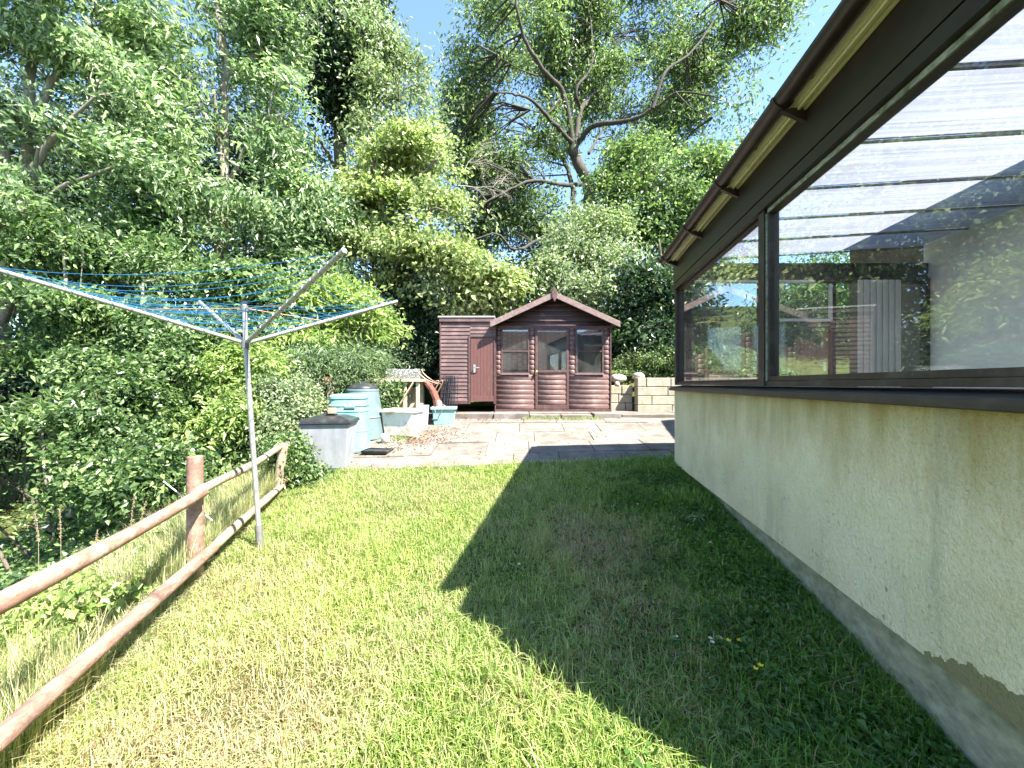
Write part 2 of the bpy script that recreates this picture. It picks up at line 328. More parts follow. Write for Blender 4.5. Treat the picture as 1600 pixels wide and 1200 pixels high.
def ground():
    xs = np.unique(np.round(np.concatenate([np.linspace(-300, -60, 9), np.linspace(-60, -14, 16), np.arange(-14, 9, .2), np.linspace(9, 60, 18), np.linspace(60, 300, 9)]), 3))
    ys = np.unique(np.round(np.concatenate([np.linspace(-200, -30, 6), np.linspace(-30, -2, 12), np.arange(-2, 14, .2), np.linspace(14, 60, 24), np.linspace(60, 400, 10)]), 3))
    X, Y = np.meshgrid(xs, ys); Z = G(X, Y)
    inl = (Y < 4.9) & (X > -1.2 - .294 * Y); Z = Z + np.where(inl, 0, .0) + .012 * np.sin(X * 5.1 + Y * 2) * np.sin(Y * 4.3 - X) * (Y < 4.6)
    nx, ny = len(xs), len(ys); i = np.arange(ny - 1)[:, None] * nx; j = np.arange(nx - 1)[None]
    f = np.stack([i + j, i + j + 1, i + nx + j + 1, i + nx + j], -1).reshape(-1, 4)
    m, n, bs = mat('turf_soil'); v = coords(n)
    c = ramp(n, noise(n, v, 6, 8, .75), [(.35, (.035, .045, .012)), (.55, (.075, .085, .025)), (.7, (.14, .11, .055))]).outputs[0]
    n.links.new(c, bs.inputs['Base Color']); bs.inputs['Roughness'].default_value = 1; bs.inputs['Specular IOR Level'].default_value = .05
    bump(n, bs, noise(n, v, 40, 6, .8), .8, .02)
    tag(B().add(np.stack([X, Y, Z], -1).reshape(-1, 3), [f], True).obj('ground', m), kind='structure')
ground()

# patio: individually laid slabs (one structure)
def patio():
    b = B(); rr = np.random.default_rng(3)
    y = 4.93; row = 0
    edges = [4.93, 5.38, 5.98, 6.55, 7.18, 7.62]
    for r in range(len(edges) - 1):
        y0, y1 = edges[r] + .005, edges[r + 1] - .005
        x = -4.2 + rr.uniform(0, .5)
        while x < 8.5:
            wd = rr.choice([.6, .75, .9]); x0, x1 = x + .004, x + wd - .004; x += wd
            def corner(px, py):
                sx = px + .03 * (py - 6)
                sy = py - .03 * px * (r == 0) * 0
                return sx, sy
            if x1 < -1.25 - .294 * y0 or (x0 < 1.93 and x1 > 1.85 and y1 < 4.7): continue
            dz = rr.normal(0, .004); bot = []; top = []
            for px, py in ((x0, y0), (x1, y0), (x1, y1), (x0, y1)):
                sx, sy = corner(px, py); z = gz(sx, sy) + .018 + dz + rr.normal(0, .0025); bot.append((sx, sy, z - .06)); top.append((sx, sy, z))
            b.hexa(bot, top)
    o = b.obj('patio', M['slab'], bevel=.004); tag(o, kind='structure')
    # raised concrete path / base in front of and below the sheds
    b = B(); zt = PZ(643, 8.0)
    for x0, x1, y0, y1, dz in ((-1.95, -1.19, 7.66, 9.3, -.03), (-1.18, -.36, 7.5, 9.3, -.005), (-.35, .33, 7.48, 8.9, -.003), (.34, 1.55, 7.78, 8.9, -.004), (1.56, 2.08, 7.52, 8.9, -.006), (2.12, 3.3, 7.64, 8.9, -.035), (3.31, 5.5, 7.64, 8.9, -.03), (-2.9, -1.96, 7.75, 9.3, -.06)):
        b.box(x0 + .004, x1 - .004, y0, y1, zt - .3, zt + dz)
    o = b.obj('path', M['slab'], bevel=.008); tag(o, kind='structure')
    c = B().box(.33, 1.57, 7.785, 7.82, zt - .3, zt - .0, None)
patio()

# two loose slabs used as a step
for i, (a, c, lab) in enumerate(((828, 876, 'loose concrete slab under the left half of the summerhouse door, forming a step'), (877, 925, 'loose concrete slab forming the right half of the summerhouse step'))):
    z = PZ(648, 7.6); b = B().box(PX(a, 7.55) + .004, PX(c, 7.55) - .004, 7.50, 7.80, z - .065, z + .0)
    o = b.obj('step_slab', M['slab'], bevel=.006); o.rotation_euler = (0, 0, 0); tag(o, lab, 'step', 'loose slabs of the summerhouse step')

# ------------------------------------------------------------------ the conservatory (long wall skewed like its plan)
def S(v, y, z): return (1.21 + .15 * y + v, y, EYE + z)
Y0, Y1 = .95, 4.66; YG = 1.2; YW = .76; VH = 2.92
def roofz(v): return 1.452 + .058 * v
cons = thing('conservatory', 'lean-to conservatory with cream roughcast dwarf wall, dark brown frames and pale plastic roof', 'conservatory', (0, 0, 0))
b = B(); b.box(0, .16, YW, Y1, -.93, -.075, S); b.box(.16, VH, Y1 - .16, Y1, -.93, -.075, S); b.obj('wall', M['render'], cons)  # near run is out of view, lengthened for its shadow on the lawn
b = B(); b.box(.16, VH, Y0, Y0 + .06, -.93, 1.44, S); b.hexa([S(0.001, YW, -.074), S(.16, YW, -.074), S(.16, Y0 - .004, -.074), S(0.001, Y0 - .004, -.074)], [S(0.001, Y0 - .04, 1.09), S(.16, Y0 - .04, 1.09), S(.16, Y0 - .004, 1.09), S(0.001, Y0 - .004, 1.09)]); b.obj('end_wall_blocker', M['render'], cons)  # near end out of view; raking piece added to shape the lawn's shadow edge
b = B(); b.box(.035, .30, YW, Y1 - .04, -1.6, -.932, S)
o = b.obj('plinth', M['concrete'], cons)
b = B(); b.box(.3, VH, Y0 + .12, Y1 - .16, -1.0, -.55, S); b.obj('floor', M['floor'], cons)
# sill
b = B(); b.hexa([S(-.055, Y0, -.076), S(.12, Y0, -.074), S(.12, Y1 + .05, -.074), S(-.055, Y1 + .05, -.076)], [S(-.055, Y0, -.04), S(.12, Y0, -.012), S(.12, Y1 + .05, -.012), S(-.055, Y1 + .05, -.04)])
b.hexa([S(.12, Y1 - .12, -.074), S(VH, Y1 - .12, -.074), S(VH, Y1 + .05, -.074), S(.12, Y1 + .05, -.074)], [S(.12, Y1 - .12, -.014), S(VH, Y1 - .12, -.014), S(VH, Y1 + .05, -.04), S(.12, Y1 + .05, -.04)])
b.obj('sill', M['sill'], cons, bevel=.005)
# eaves beam + groove bead
b = B(); b.box(-.012, .08, Y0, Y1 + .02, 1.175, 1.425, S); b.box(-.004, .08, Y0, Y1 + .015, 1.165, 1.175, S); b.box(-.014, .08, Y0, Y1 + .02, 1.095, 1.165, S)
b.box(.08, VH, Y1 - .07, Y1 + .02, 1.22, 1.40, S)
b.obj('eaves_beam', M['brown_frame'], cons, bevel=.003)
# ribbed cream eaves trim seen from below
b = B()
for k in range(4): b.box(-.075 + .016 * k, -.063 + .016 * k, YG, Y1 + .03, 1.408 - .012 * (k % 2), 1.452, S)
b.box(-.076, -.012, YG, Y1 + .028, 1.425, 1.450, S)
b.obj('eaves_trim', M['cream_strip'], cons)
# gutter (half-round channel, with thickness)
b = B(); th = np.linspace(math.pi, 2 * math.pi, 11); ro, ri = .051, .047; cv, cz = -.130, 1.462
ring = [(cv + ro * math.cos(t), cz + ro * math.sin(t)) for t in th] + [(cv + ri * math.cos(t), cz + ri * math.sin(t)) for t in th[::-1]]
V = [S(v, y, z) for y in (YG - .02, Y1 + .02) for v, z in ring]; k = len(ring)
b.add(V, [np.array([(i, (i + 1) % k, k + (i + 1) % k, k + i) for i in range(k)])], True)
pl = [(cv + ro * math.cos(t), cz + ro * math.sin(t)) for t in th]
for y in (YG - .026, Y1 + .02): b.hexa([S(v, y, z) for v, z in pl], [S(v, y + .006, z) for v, z in pl])
gut = b.obj('gutter', M['gutter'], cons)
for y in (1.24, 2.02, 2.84, 3.64, 4.52):
    b = B(); r2 = ro + .006; p2 = [(cv + r2 * math.cos(t), cz + r2 * math.sin(t)) for t in th] + [(cv + (ro + .0005) * math.cos(t), cz + (ro + .0005) * math.sin(t)) for t in th[::-1]]
    for i in range(len(th) - 1):
        q = [p2[i], p2[i + 1], p2[-2 - i], p2[-1 - i]]; b.hexa([S(v, y, z) for v, z in q], [S(v, y + .028, z) for v, z in q])
    b.hexa([S(v, y + .002, z) for v, z in ((-.14, 1.395), (-.013, 1.34), (-.013, 1.41), (-.08, 1.41))], [S(v, y + .026, z) for v, z in ((-.14, 1.395), (-.013, 1.34), (-.013, 1.41), (-.08, 1.41))])
    b.obj('gutter_bracket', M['bracket'], gut)
# window frames, long side
def frame(ya, yb, v0, v1, z0, z1, t, m, name='window_frame', par=cons):
    b = B(); b.box(v0, v1, ya, yb, z0, z0 + t, S); b.box(v0, v1, ya, yb, z1 - t, z1, S); b.box(v0, v1, ya, ya + t, z0 + t, z1 - t, S); b.box(v0, v1, yb - t, yb, z0 + t, z1 - t, S); return b.obj(name, m, par, bevel=.002)
for ya, yb in ((Y1 - .065, Y1), (2.50, 2.575), (Y0, Y0 + .045)): B().box(.0, .1, ya, yb, -.012, 1.095, S).obj('post', M['frame_post'], cons, bevel=.003)
b = B(); b.box(.012, .1, 2.575, Y1 - .065, -.010, .018, S); b.box(.012, .1, Y0 + .045, 2.50, -.010, .018, S); b.obj('bottom_rail', M['frame_post'], cons)
wf = frame(2.575, Y1 - .065, .03, .07, .019, 1.093, .014, M['frame_post'])
B().box(.046, .052, 2.589, Y1 - .079, .033, 1.079, S).obj('pane', M['glass'], wf)
wf = frame(Y0 + .045, 2.50, .022, .075, .019, 1.093, .028, M['frame_post'])
b = B(); b.box(.014, .0215, Y0 + .05, 2.478, 1.068, 1.0925, S); b.obj('worn_trim', M['lichen_strip'], cons)
B().box(.046, .052, Y0 + .073, 2.472, .047, 1.065, S).obj('pane', M['glass'], wf)
b = B(); b.box(.010, .0215, 2.484, 2.494, .02, 1.066, S); b.obj('glazing_bead', M['lichen_strip'], cons)
# far end glazing with white inner frames
zt = 1.22
b = B()
for v in (.12, .95, 1.78, 2.86): b.box(v, v + .05, Y1 - .1, Y1 - .03, -.012, zt, S)
b.box(.12, 2.9, Y1 - .11, Y1 - .02, .0, .04, S); b.box(.12, 2.9, Y1 - .115, Y1 - .035, zt - .05, zt, S)
b.obj('end_frame', M['frame_post'], cons)
b = B(); b.box(.18, 1.55, Y1 - .17, Y1 - .12, 1.15, 1.178, S); b.obj('curtain_rail', M['white_trim'], cons)
b = B(); b.box(.17, .95, Y1 - .068, Y1 - .062, .04, zt - .05, S); b.box(1.0, 1.78, Y1 - .068, Y1 - .062, .04, zt - .05, S); b.box(1.83, 2.86, Y1 - .068, Y1 - .062, .04, zt - .05, S); b.obj('end_pane', M['glass'], cons)
b = B(); b.box(1.0, 1.78, Y1 - .115, Y1 - .085, .72, .75, S); b.box(1.0, 1.03, Y1 - .115, Y1 - .085, .75, 1.15, S); b.box(1.75, 1.78, Y1 - .115, Y1 - .085, .75, 1.15, S); b.obj('fanlight_frame', M['white_trim'], cons)
b = B(); rr = np.random.default_rng(4)
for v0 in (1.98,):
    for k in range(14): b.box(v0 + .035 * k, v0 + .035 * k + .0345, Y1 - .25 + .02 * (k % 2), Y1 - .235 + .02 * (k % 2), -.5, 1.16, S)
b.obj('curtain', surf('curtain_cloth', (.62, .62, .57), (.7, .7, .66), 6, .9), cons)
# roof sheets and glazing bars
bars = [YG + .02, 1.86, 2.43, 3.01, 3.58, 4.13, Y1 + .03]
def roofpt(v, y, dz): return S(v, y, roofz(v) + dz)
b = B()
for a, c in zip(bars[:-1], bars[1:]): b.add([roofpt(-.1, a + .006, .008), roofpt(VH, a + .006, .008), roofpt(VH, c - .006, .008), roofpt(-.1, c - .006, .008)], [np.array([[0, 1, 2, 3]])])
b.add([roofpt(-.01, Y0, .008), roofpt(VH, Y0, .008), roofpt(VH, YG + .014, .008), roofpt(-.01, YG + .014, .008)], [np.array([[0, 1, 2, 3]])])
b.obj('roof', M['poly'], cons)
b = B()
for a in bars:
    for z0, z1, hw in ((-.012, -.001, .009), (.017, .03, .018)): b.hexa([roofpt(-.1, a - hw, z0), roofpt(VH, a - hw, z0), roofpt(VH, a + hw, z0), roofpt(-.1, a + hw, z0)], [roofpt(-.1, a - hw, z1), roofpt(VH, a - hw, z1), roofpt(VH, a + hw, z1), roofpt(-.1, a + hw, z1)])
b.obj('glazing_bar', surf('bar_grey', (.12, .11, .12), (.18, .17, .18), 9, .5, bmp=0), cons)

# ------------------------------------------------------------------ the house it leans on
house = thing('house', 'white rendered house wall with brown tiled roof seen through the conservatory glass', 'house', (6, 0, 0))
def H(x, y, z): return (x - 6, y, z)
def HS(v, y, z): p = S(v, y, z); return (p[0] - 6, p[1], p[2])
b = B(); b.box(VH + .004, VH + .3, -6, Y1 - .0, -1.6, 2.3, HS); b.obj('wall', M['white_wall'], house)
b = B(); b.box(VH + .004, VH + .3, Y1 + .002, 5.9, -1.6, 2.28, HS); b.box(VH + .302, 9, 5.6, 5.9, -1.6, 2.2, HS); b.obj('gable_wall', M['dark_brick'], house)
b = B(); b.hexa([HS(2.4, -6.2, 2.09), HS(7, -6.2, 4.5), HS(7, 6.15, 4.5), HS(2.4, 6.15, 2.09)], [HS(2.4, -6.2, 2.21), HS(7, -6.2, 4.62), HS(7, 6.15, 4.62), HS(2.4, 6.15, 2.21)])
b.hexa([HS(7, -6.2, 4.5), HS(11, -6.2, 2.3), HS(11, 6.15, 2.3), HS(7, 6.15, 4.5)], [HS(7, -6.2, 4.62), HS(11, -6.2, 2.42), HS(11, 6.15, 2.42), HS(7, 6.15, 4.62)])
b.obj('roof', M['tile'], house)
b = B(); b.box(VH - .035, VH + .002, 3.0, 3.1, .12, .19, HS); b.obj('light_switch', M['alu_dark'], house, bevel=.004)
# back wing: stands behind the photographer, mirrored in the summerhouse windows
wing = thing('house_wing', 'pale gabled house wing with tiled roof mirrored in the summerhouse windows', 'house', (1.5, -9, .0))
b = B(); b.box(-3.2, 3.2, -2, 2, -.3, 2.3); b.obj('wall', M['block'], wing)
b = B()
for q in (-1, 1): b.hexa([(-3.6, q * 2.4, 2.1), (3.6, q * 2.4, 2.1), (2.4, 0, 4.6), (-2.4, 0, 4.6)], [(-3.6, q * 2.4, 2.22), (3.6, q * 2.4, 2.22), (2.4, 0, 4.72), (-2.4, 0, 4.72)])
b.obj('roof', M['tile'], wing)

# ------------------------------------------------------------------ summerhouse
YF = 8.05
def sx(px): return PX(px, YF)
def sz(py): return PZ(py, YF)
sh = thing('summerhouse', 'small dark red-brown log-clad summerhouse with gabled roof and half-glazed door', 'shed', (0, 0, 0))
PITCH = .1
def siding(b, x0, x1, z0, z1, yf, bulge=.016, pitch=PITCH, clip=None, zref=None):
    """horizontal rounded boards; clip(z) -> (xa, xb) narrows them"""
    zref = z0 if zref is None else zref; k0 = math.floor((z0 - zref) / pitch + 1e-6); z = zref + k0 * pitch
    while z < z1 - 1e-4:
        a, c = max(z, z0), min(z + pitch, z1); prof = []
        for t in np.linspace(0, 1, 7): prof.append((a + (c - a) * t, yf - bulge * math.sin(math.pi * min(1, (a + (c - a) * t - z) / pitch * .93 + .03)) ** .6))
        rows = []
        for zz, yy in prof:
            xa, xb = (x0, x1) if clip is None else clip(zz)
            rows.append(((xa, yy, zz), (xb, yy, zz)))
        if rows[-1][1][0] - rows[-1][0][0] > .02:
            v = [p for r in rows for p in r] + [(rows[0][0][0], yf + .012, a), (rows[0][1][0], yf + .012, a), (rows[-1][0][0], yf + .012, c), (rows[-1][1][0], yf + .012, c)]
            n = len(rows); f = [(2 * i, 2 * i + 1, 2 * i + 3, 2 * i + 2) for i in range(n - 1)]
            b.add(v, [np.array(f)], True)
            m = b.n - len(v); b.f.append(np.array([[m + 2 * n, m + 2 * n + 1, m + 1, m], [m + 2 * n - 2, m + 2 * n - 1, m + 2 * n + 3, m + 2 * n + 2]])); b.sm.append(False)
            b.f.append(np.array([[m + 2 * i for i in range(n)] + [m + 2 * n + 2, m + 2 * n], [m + 2 * i + 1 for i in range(n)][::-1] + [m + 2 * n + 1, m + 2 * n + 3]])); b.sm.append(False)
        z += pitch
xl, xr = sx(775), sx(953); zb = sz(642); zl = sz(584.5); zwt = sz(513); apex = (sx(864), sz(462)); zeav = sz(505)
b = B(); zr = zb + .03
x1, x2 = sx(783), sx(827); x3, x4 = sx(836), sx(889); x5, x6 = sx(899), sx(943)
siding(b, xl, x3, zr, zl, YF, zref=zr); siding(b, x4, xr, zr, zl, YF, zref=zr)
for a, c in ((xl, x1), (x2, x3), (x4, x5), (x6, xr)): siding(b, a, c, zl, zwt, YF, zref=zr)
half = (xr - xl) / 2; xc = (xl + xr) / 2; zs = zwt + .05
def clip(z):
    t = np.clip((z - zeav) / (apex[1] - zeav), 0, 1); return xl + (xc - xl) * t, xr - (xr - xc) * t
siding(b, xl, xr, zs, apex[1] + .02, YF, clip=clip, zref=zs)
b.obj('front_boards', M['shed_boards'], sh)
DEP = 2.0
b = B(); b.box(xl, xl + .03, YF + .02, YF + DEP, zb, zeav); b.box(xr - .03, xr, YF + .02, YF + DEP, zb, zeav)
b.prism([(xl, zb), (xr, zb), (xr, zeav), (xc, apex[1]), (xl, zeav)], YF + DEP, YF + DEP + .03); b.obj('side_wall', M['shed_boards'], sh)
b = B(); b.box(xl + .03, xr - .03, YF + .03, YF + DEP - .01, zb, zb + .05); b.box(xl + .031, xl + .04, YF + .04, YF + DEP - .01, zb + .05, zeav); b.box(xr - .04, xr - .031, YF + .04, YF + DEP - .01, zb + .05, zeav); b.box(xl + .05, xr - .05, YF + DEP - .012, YF + DEP - .004, zb + .05, zeav); b.obj('interior_lining', M['interior_wood'], sh)
b = B()    # corner posts, frieze, base plate
b.box(xl - .022, xl, YF - .03, YF + .03, zb - .0, zeav - .01); b.box(xr, xr + .022, YF - .03, YF + .03, zb, zeav - .01)
b.box(xl, xr, YF - .02, YF + .02, zwt, zs); b.box(xl - .03, xr + .03, YF - .028, YF + .03, zb - .04, zr)
b.obj('corner_trim', M['shed_boards_dark'], sh, bevel=.004)
# roof, bargeboards, finial
oh = .31; yf = YF - oh; ex0, ex1 = PX(767, yf), PX(968, yf); zp = PZ(459, yf); ze = PZ(508, yf) + .03; xm = PX(866.5, yf)
b = B()
for e in (ex0, ex1): b.hexa([(e, yf + .02, ze), (xm, yf + .02, zp), (xm, YF + DEP + .1, zp), (e, YF + DEP + .1, ze)], [(e, yf + .02, ze + .03), (xm, yf + .02, zp + .03), (xm, YF + DEP + .1, zp + .03), (e, YF + DEP + .1, ze + .03)])
rf = b.obj('roof', M['felt'], sh)
b = B()
for e in (ex0 - .015, ex1 + .015):
    dz = .115
    b.hexa([(e, yf - .006, ze - dz + .045), (xm, yf - .006, zp - dz + .045), (xm, yf - .006, zp + .045), (e, yf - .006, ze + .045)], [(e, yf + .018, ze - dz + .045), (xm, yf + .018, zp - dz + .045), (xm, yf + .018, zp + .045), (e, yf + .018, ze + .045)])
b.obj('bargeboard', M['barge'], rf, bevel=.003)
b = B(); b.prism([(xm - .05, zp - .07), (xm, zp - .16), (xm + .05, zp - .07), (xm + .05, zp + .05), (xm, zp + .13), (xm - .05, zp + .05)], yf - .03, yf - .0065); b.obj('finial', M['shed_boards_dark'], rf, bevel=.003)
# windows
for a, c in ((x1, x2), (x5, x6)):
    b = B(); t = .03
    zm = sz(549); b.box(a, c, YF - .024, YF + .01, zl, zl + t); b.box(a, c, YF - .024, YF + .01, zwt - t, zwt); b.box(a, a + t, YF - .024, YF + .01, zl + t, zwt - t); b.box(c - t, c, YF - .024, YF + .01, zl + t, zwt - t); b.box(a + t, c - t, YF - .02, YF + .006, zm - .011, zm + .011)
    wf = b.obj('window', M['shed_boards_dark'], sh, bevel=.003)
    B().box(a + t, c - t, YF - .006, YF - .002, zl + t, zwt - t).obj('pane', M['shed_glass'], wf)
    B().box(a - .01, c + .01, YF - .04, YF - .0245, zl - .012, zl + .012).obj('sill', M['barge'], wf)
# door
b = B(); dx0, dx1 = x3 + .004, x4 - .004; st = .05; zg = sz(580); zm = sz(549)
b.box(dx0, dx0 + st, YF - .03, YF + .01, zr + .01, zwt - .005); b.box(dx1 - st, dx1, YF - .03, YF + .01, zr + .01, zwt - .005)
b.box(dx0 + st, dx1 - st, YF - .03, YF + .01, zwt - .05, zwt - .005); b.box(dx0 + st, dx1 - st, YF - .032, YF + .01, zg - .03, zg + .02); b.box(dx0 + st, dx1 - st, YF - .03, YF + .01, zr + .01, zr + .09)
dr = b.obj('door', M['shed_boards_dark'], sh, bevel=.003)
b = B(); siding(b, dx0 + st, dx1 - st, zr + .09, zg - .03, YF - .006); b.obj('door_panel', M['shed_boards'], dr)
B().box(dx0 + st, dx1 - st, YF - .008, YF - .004, zg + .02, zwt - .05).obj('pane', M['shed_glass'], dr)
b = B(); kx, kz = dx0 + .02, sz(581.5); b.lathe([(.012, -.035), (.02, -.03), (.012, -.018), (.03, 0), (.032, .012), (.018, .03), (.002, .033)], k=12); o = b.obj('door_knob', M['brass'], dr, loc=(kx, YF - .045, kz), rot=(rad(90), 0, 0)); o.scale = (1, 1, 1)
B().box(kx - .022, kx + .022, YF - .036, YF - .0305, kz - .06, kz + .045).obj('lock_plate', M['brass'], dr, bevel=.003)

# ------------------------------------------------------------------ small flat-roofed shed behind
YB = 7.93
def bx(px): return PX(px, YB)
def bz(py): return PZ(py, YB)
ts = thing('tool_shed', 'flat-roofed red-brown shed with narrow overlapping boards and plank door, left of the summerhouse', 'shed', (0, 0, 0))
b = B(); X0, XD0, XD1, X1 = bx(689), bx(735), bx(771.5), bx(773.5); z0, zd, zt2 = bz(631), bz(527), bz(503)
def lap(b, xa, xb, za, zb_, y, pitch=.0775):
    z = za
    while z < zb_ - .01:
        c = min(z + pitch, zb_); b.hexa([(xa, y - .019, z), (xb, y - .019, z), (xb, y + .01, z), (xa, y + .01, z)], [(xa, y - .004, c), (xb, y - .004, c), (xb, y + .01, c), (xa, y + .01, c)]); z += pitch
lap(b, X0, XD0, z0 + .06, zt2, YB); lap(b, XD0, X1, zd, zt2, YB); b.obj('front_boards', M['shed_boards'], ts)
b = B(); b.box(X0 - .02, X0, YB - .03, YB + 2, z0, zt2); b.box(X0, XD0 - .035, YB - .022, YB + .01, z0, z0 + .06); b.box(XD0 - .035, XD0, YB - .032, YB + .01, z0, zd + .03); b.box(XD0, XD1 + .02, YB - .032, YB + .01, zd, zd + .03); b.box(XD1, XD1 + .02, YB - .032, YB + .01, z0, zd); b.box(X1, X1 + .02, YB, YB + 2, z0, zt2); b.box(X0, X1, YB + 1.98, YB + 2, z0, zt2)
b.obj('side_wall', M['shed_boards_dark'], ts)
b = B(); b.box(X0 - .05, X1, YB - .06, YB + 2.1, zt2 + .085, zt2 + .11); rf = b.obj('roof', M['pale_felt'], ts)
B().box(X0 - .03, X1, YB - .045, YB - .02, zt2 - .0, zt2 + .084).obj('fascia', M['shed_boards'], rf, bevel=.003)
b = B(); nP = 7; wP = (XD1 - XD0 - .01) / nP
for i in range(nP): b.box(XD0 + .005 + wP * i + .0015, XD0 + .005 + wP * (i + 1) - .0015, YB - .018, YB + .005, z0 + .06, zd - .006)
b.box(XD0 + .01, XD1 - .01, YB + .005, YB + .012, z0 + .05, zd - .01); b.box(XD0 + .006, XD1 - .006, YB - .03, YB - .018, z0 + .05, z0 + .16)
d = b.obj('door', M['door_paint'], ts, bevel=.002)
b = B(); hx, hz = bx(741.5), bz(576); b.box(hx - .02, hx + .02, YB - .024, YB - .0185, hz - .08, hz + .08); b.tube([(hx, YB - .025, hz + .02), (hx, YB - .065, hz + .02), (hx + .03, YB - .068, hz + .02), (hx + .1, YB - .062, hz + .018)], .009, 8); b.obj('door_handle', M['chrome'], d)

# ------------------------------------------------------------------ retaining wall of pale blocks
def blockwall(name, label, x0, x1, y, zbase, ztop, seed, lx=.45, hz=.2, side=None):
    rr = np.random.default_rng(seed); b = B(); rows = max(1, round((ztop - zbase) / hz)); h = (ztop - zbase) / rows
    for r in range(rows):
        x = x0 - (r % 2) * lx * .5
        while x < x1 - .02:
            wd = lx * rr.uniform(.8, 1.3); a, c = max(x, x0), min(x + wd, x1); x += wd
            if c - a < .05: continue
            j = rr.normal(0, .008); b.box(a + .006, c - .006, y + j, y + .24, zbase + h * r + .004, zbase + h * (r + 1) - .004)
    o = b.obj(name, M['block'], bevel=.012); return tag(o, label, 'wall')
blockwall('retaining_wall', 'pale stone block retaining wall beside the conservatory corner, holding back the ivy bank', 2.68, 7.5, 8.48, PZ(640, 8.48) - .1, PZ(590, 8.48) + .0, 5, .62, .22)
blockwall('retaining_wall', 'lower set-back piece of pale block wall just right of the summerhouse', 2.12, 2.66, 8.74, PZ(638, 8.7) - .08, PZ(602, 8.7), 6, .36, .2)
def rock(name, label, c, r, m, seed, squash=.7, cat='stone', group=None, par=None):
    rr = np.random.default_rng(seed); b = B(); k = 12; prof = []
    V = []; 
    for i in range(7):
        ph = -math.pi / 2 + math.pi * i / 6
        for j in range(k):
            t = 2 * math.pi * j / k; f = 1 + rr.normal(0, .10); p = np.array((math.cos(ph) * math.cos(t), math.cos(ph) * math.sin(t), math.sin(ph)))
            p = np.sign(p) * np.abs(p) ** .75; V.append(np.array(c) + np.array(r) * p * f)
    f = [(i * k + j, i * k + (j + 1) % k, (i + 1) * k + (j + 1) % k, (i + 1) * k + j) for i in range(6) for j in range(k)]
    b.add(V, [np.array(f)], True); o = b.obj(name, m, par)
    if par is None: tag(o, label, cat, group)
    return o
rock('stone', 'rounded pale stone lying on the low wall right of the summerhouse', P(966, 587, 8.86) + np.array((0, 0, -.06)), (.17, .12, .09), M['white_stone'], 3)
rock('stone', 'second rough stone on the retaining wall, half hidden by leaves', P(997, 586, 8.75) + np.array((0, 0, -.02)), (.13, .1, .07), M['white_stone'], 8)
rock('stone', 'small white cube-like stone against the face of the set-back wall', P(964, 600, 8.62) , (.055, .05, .05), M['white_stone'], 9)

# ------------------------------------------------------------------ rotary clothes airer
hub = np.array((-1.966, 2.93, EYE + .30)); foot = np.array((-1.855, 2.93, gz(-1.855, 2.93) - .06)); top = np.array((-1.98, 2.935, EYE + .595))
air = thing('rotary_airer', 'four-armed metal rotary clothes airer with sagging blue lines standing in the lawn by the fence', 'clothes airer', (foot[0], foot[1], foot[2]))
def L(p): return np.asarray(p, float) - foot
ps = foot + (hub - foot) * .14
B().tube([L(ps), L(hub + (hub - foot) * .01)], .0175, 12).obj('pole', M['alu'], air)
B().tube([L(foot), L(ps + (hub - foot) * .01)], .025, 12).obj('ground_socket', M['alu_dark'], air)
B().tube([L(hub), L(top)], .0165, 12).obj('upper_pole', M['alu'], air)
B().tube([L(top), L(top + np.array((0, 0, .02)))], .021, 12).obj('cap', M['bin_black'], air)
b = B(); b.tube([L(hub + np.array((0, 0, -.035))), L(hub + np.array((0, 0, .02)))], .03, 12); b.obj('hub', M['alu_dark'], air); b = B()
col = top + (hub - top) * .12; b.tube([L(col + np.array((0, 0, -.02))), L(col + np.array((0, 0, .02)))], .024, 12); b.obj('collar', M['alu_dark'], air)
tips = [np.array(t) for t in ((-3.17, 2.43, EYE + .705), (-.93, 2.165, EYE + .715), (-1.02, 3.43, EYE + .705), (-2.84, 3.62, EYE + .74))]
for t in tips:
    d = (t - hub) / np.linalg.norm(t - hub); bo = B()
    bo.tube([L(hub + d * .025), L(t)], .0145, 10); bo.tube([L(t - d * .002), L(t + d * .03)], .0165, 10)
    for q in np.linspace(.22, .98, 11): p = hub + (t - hub) * q; bo.tube([L(p - d * .006), L(p + d * .006)], .018, 8)
    arm = bo.obj('arm', M['alu'], air)
    B().tube([L(col), L(hub + (t - hub) * .47 + np.array((0, 0, .016)))], .0035, 5).obj('brace', M['rod'], air)
rr = np.random.default_rng(11)
for i in range(4):
    a, c = tips[i], tips[(i + 1) % 4]; bo = B()
    for q in np.linspace(.22, .98, 11):
        p0 = hub + (a - hub) * q + np.array((0, 0, .018)); p1 = hub + (c - hub) * (q + rr.normal(0, .004)) + np.array((0, 0, .018)); t = np.linspace(0, 1, 15)[:, None]
        ln = np.linalg.norm(p1 - p0); sag = ln * rr.uniform(.025, .075)
        pts = p0 + (p1 - p0) * t; pts[:, 2] -= (4 * sag * t * (1 - t))[:, 0]; bo.tube(np.array([L(x) for x in pts]), .0017, 5, cap=False)
    bo.obj('clothes_line', M['cord'], air)

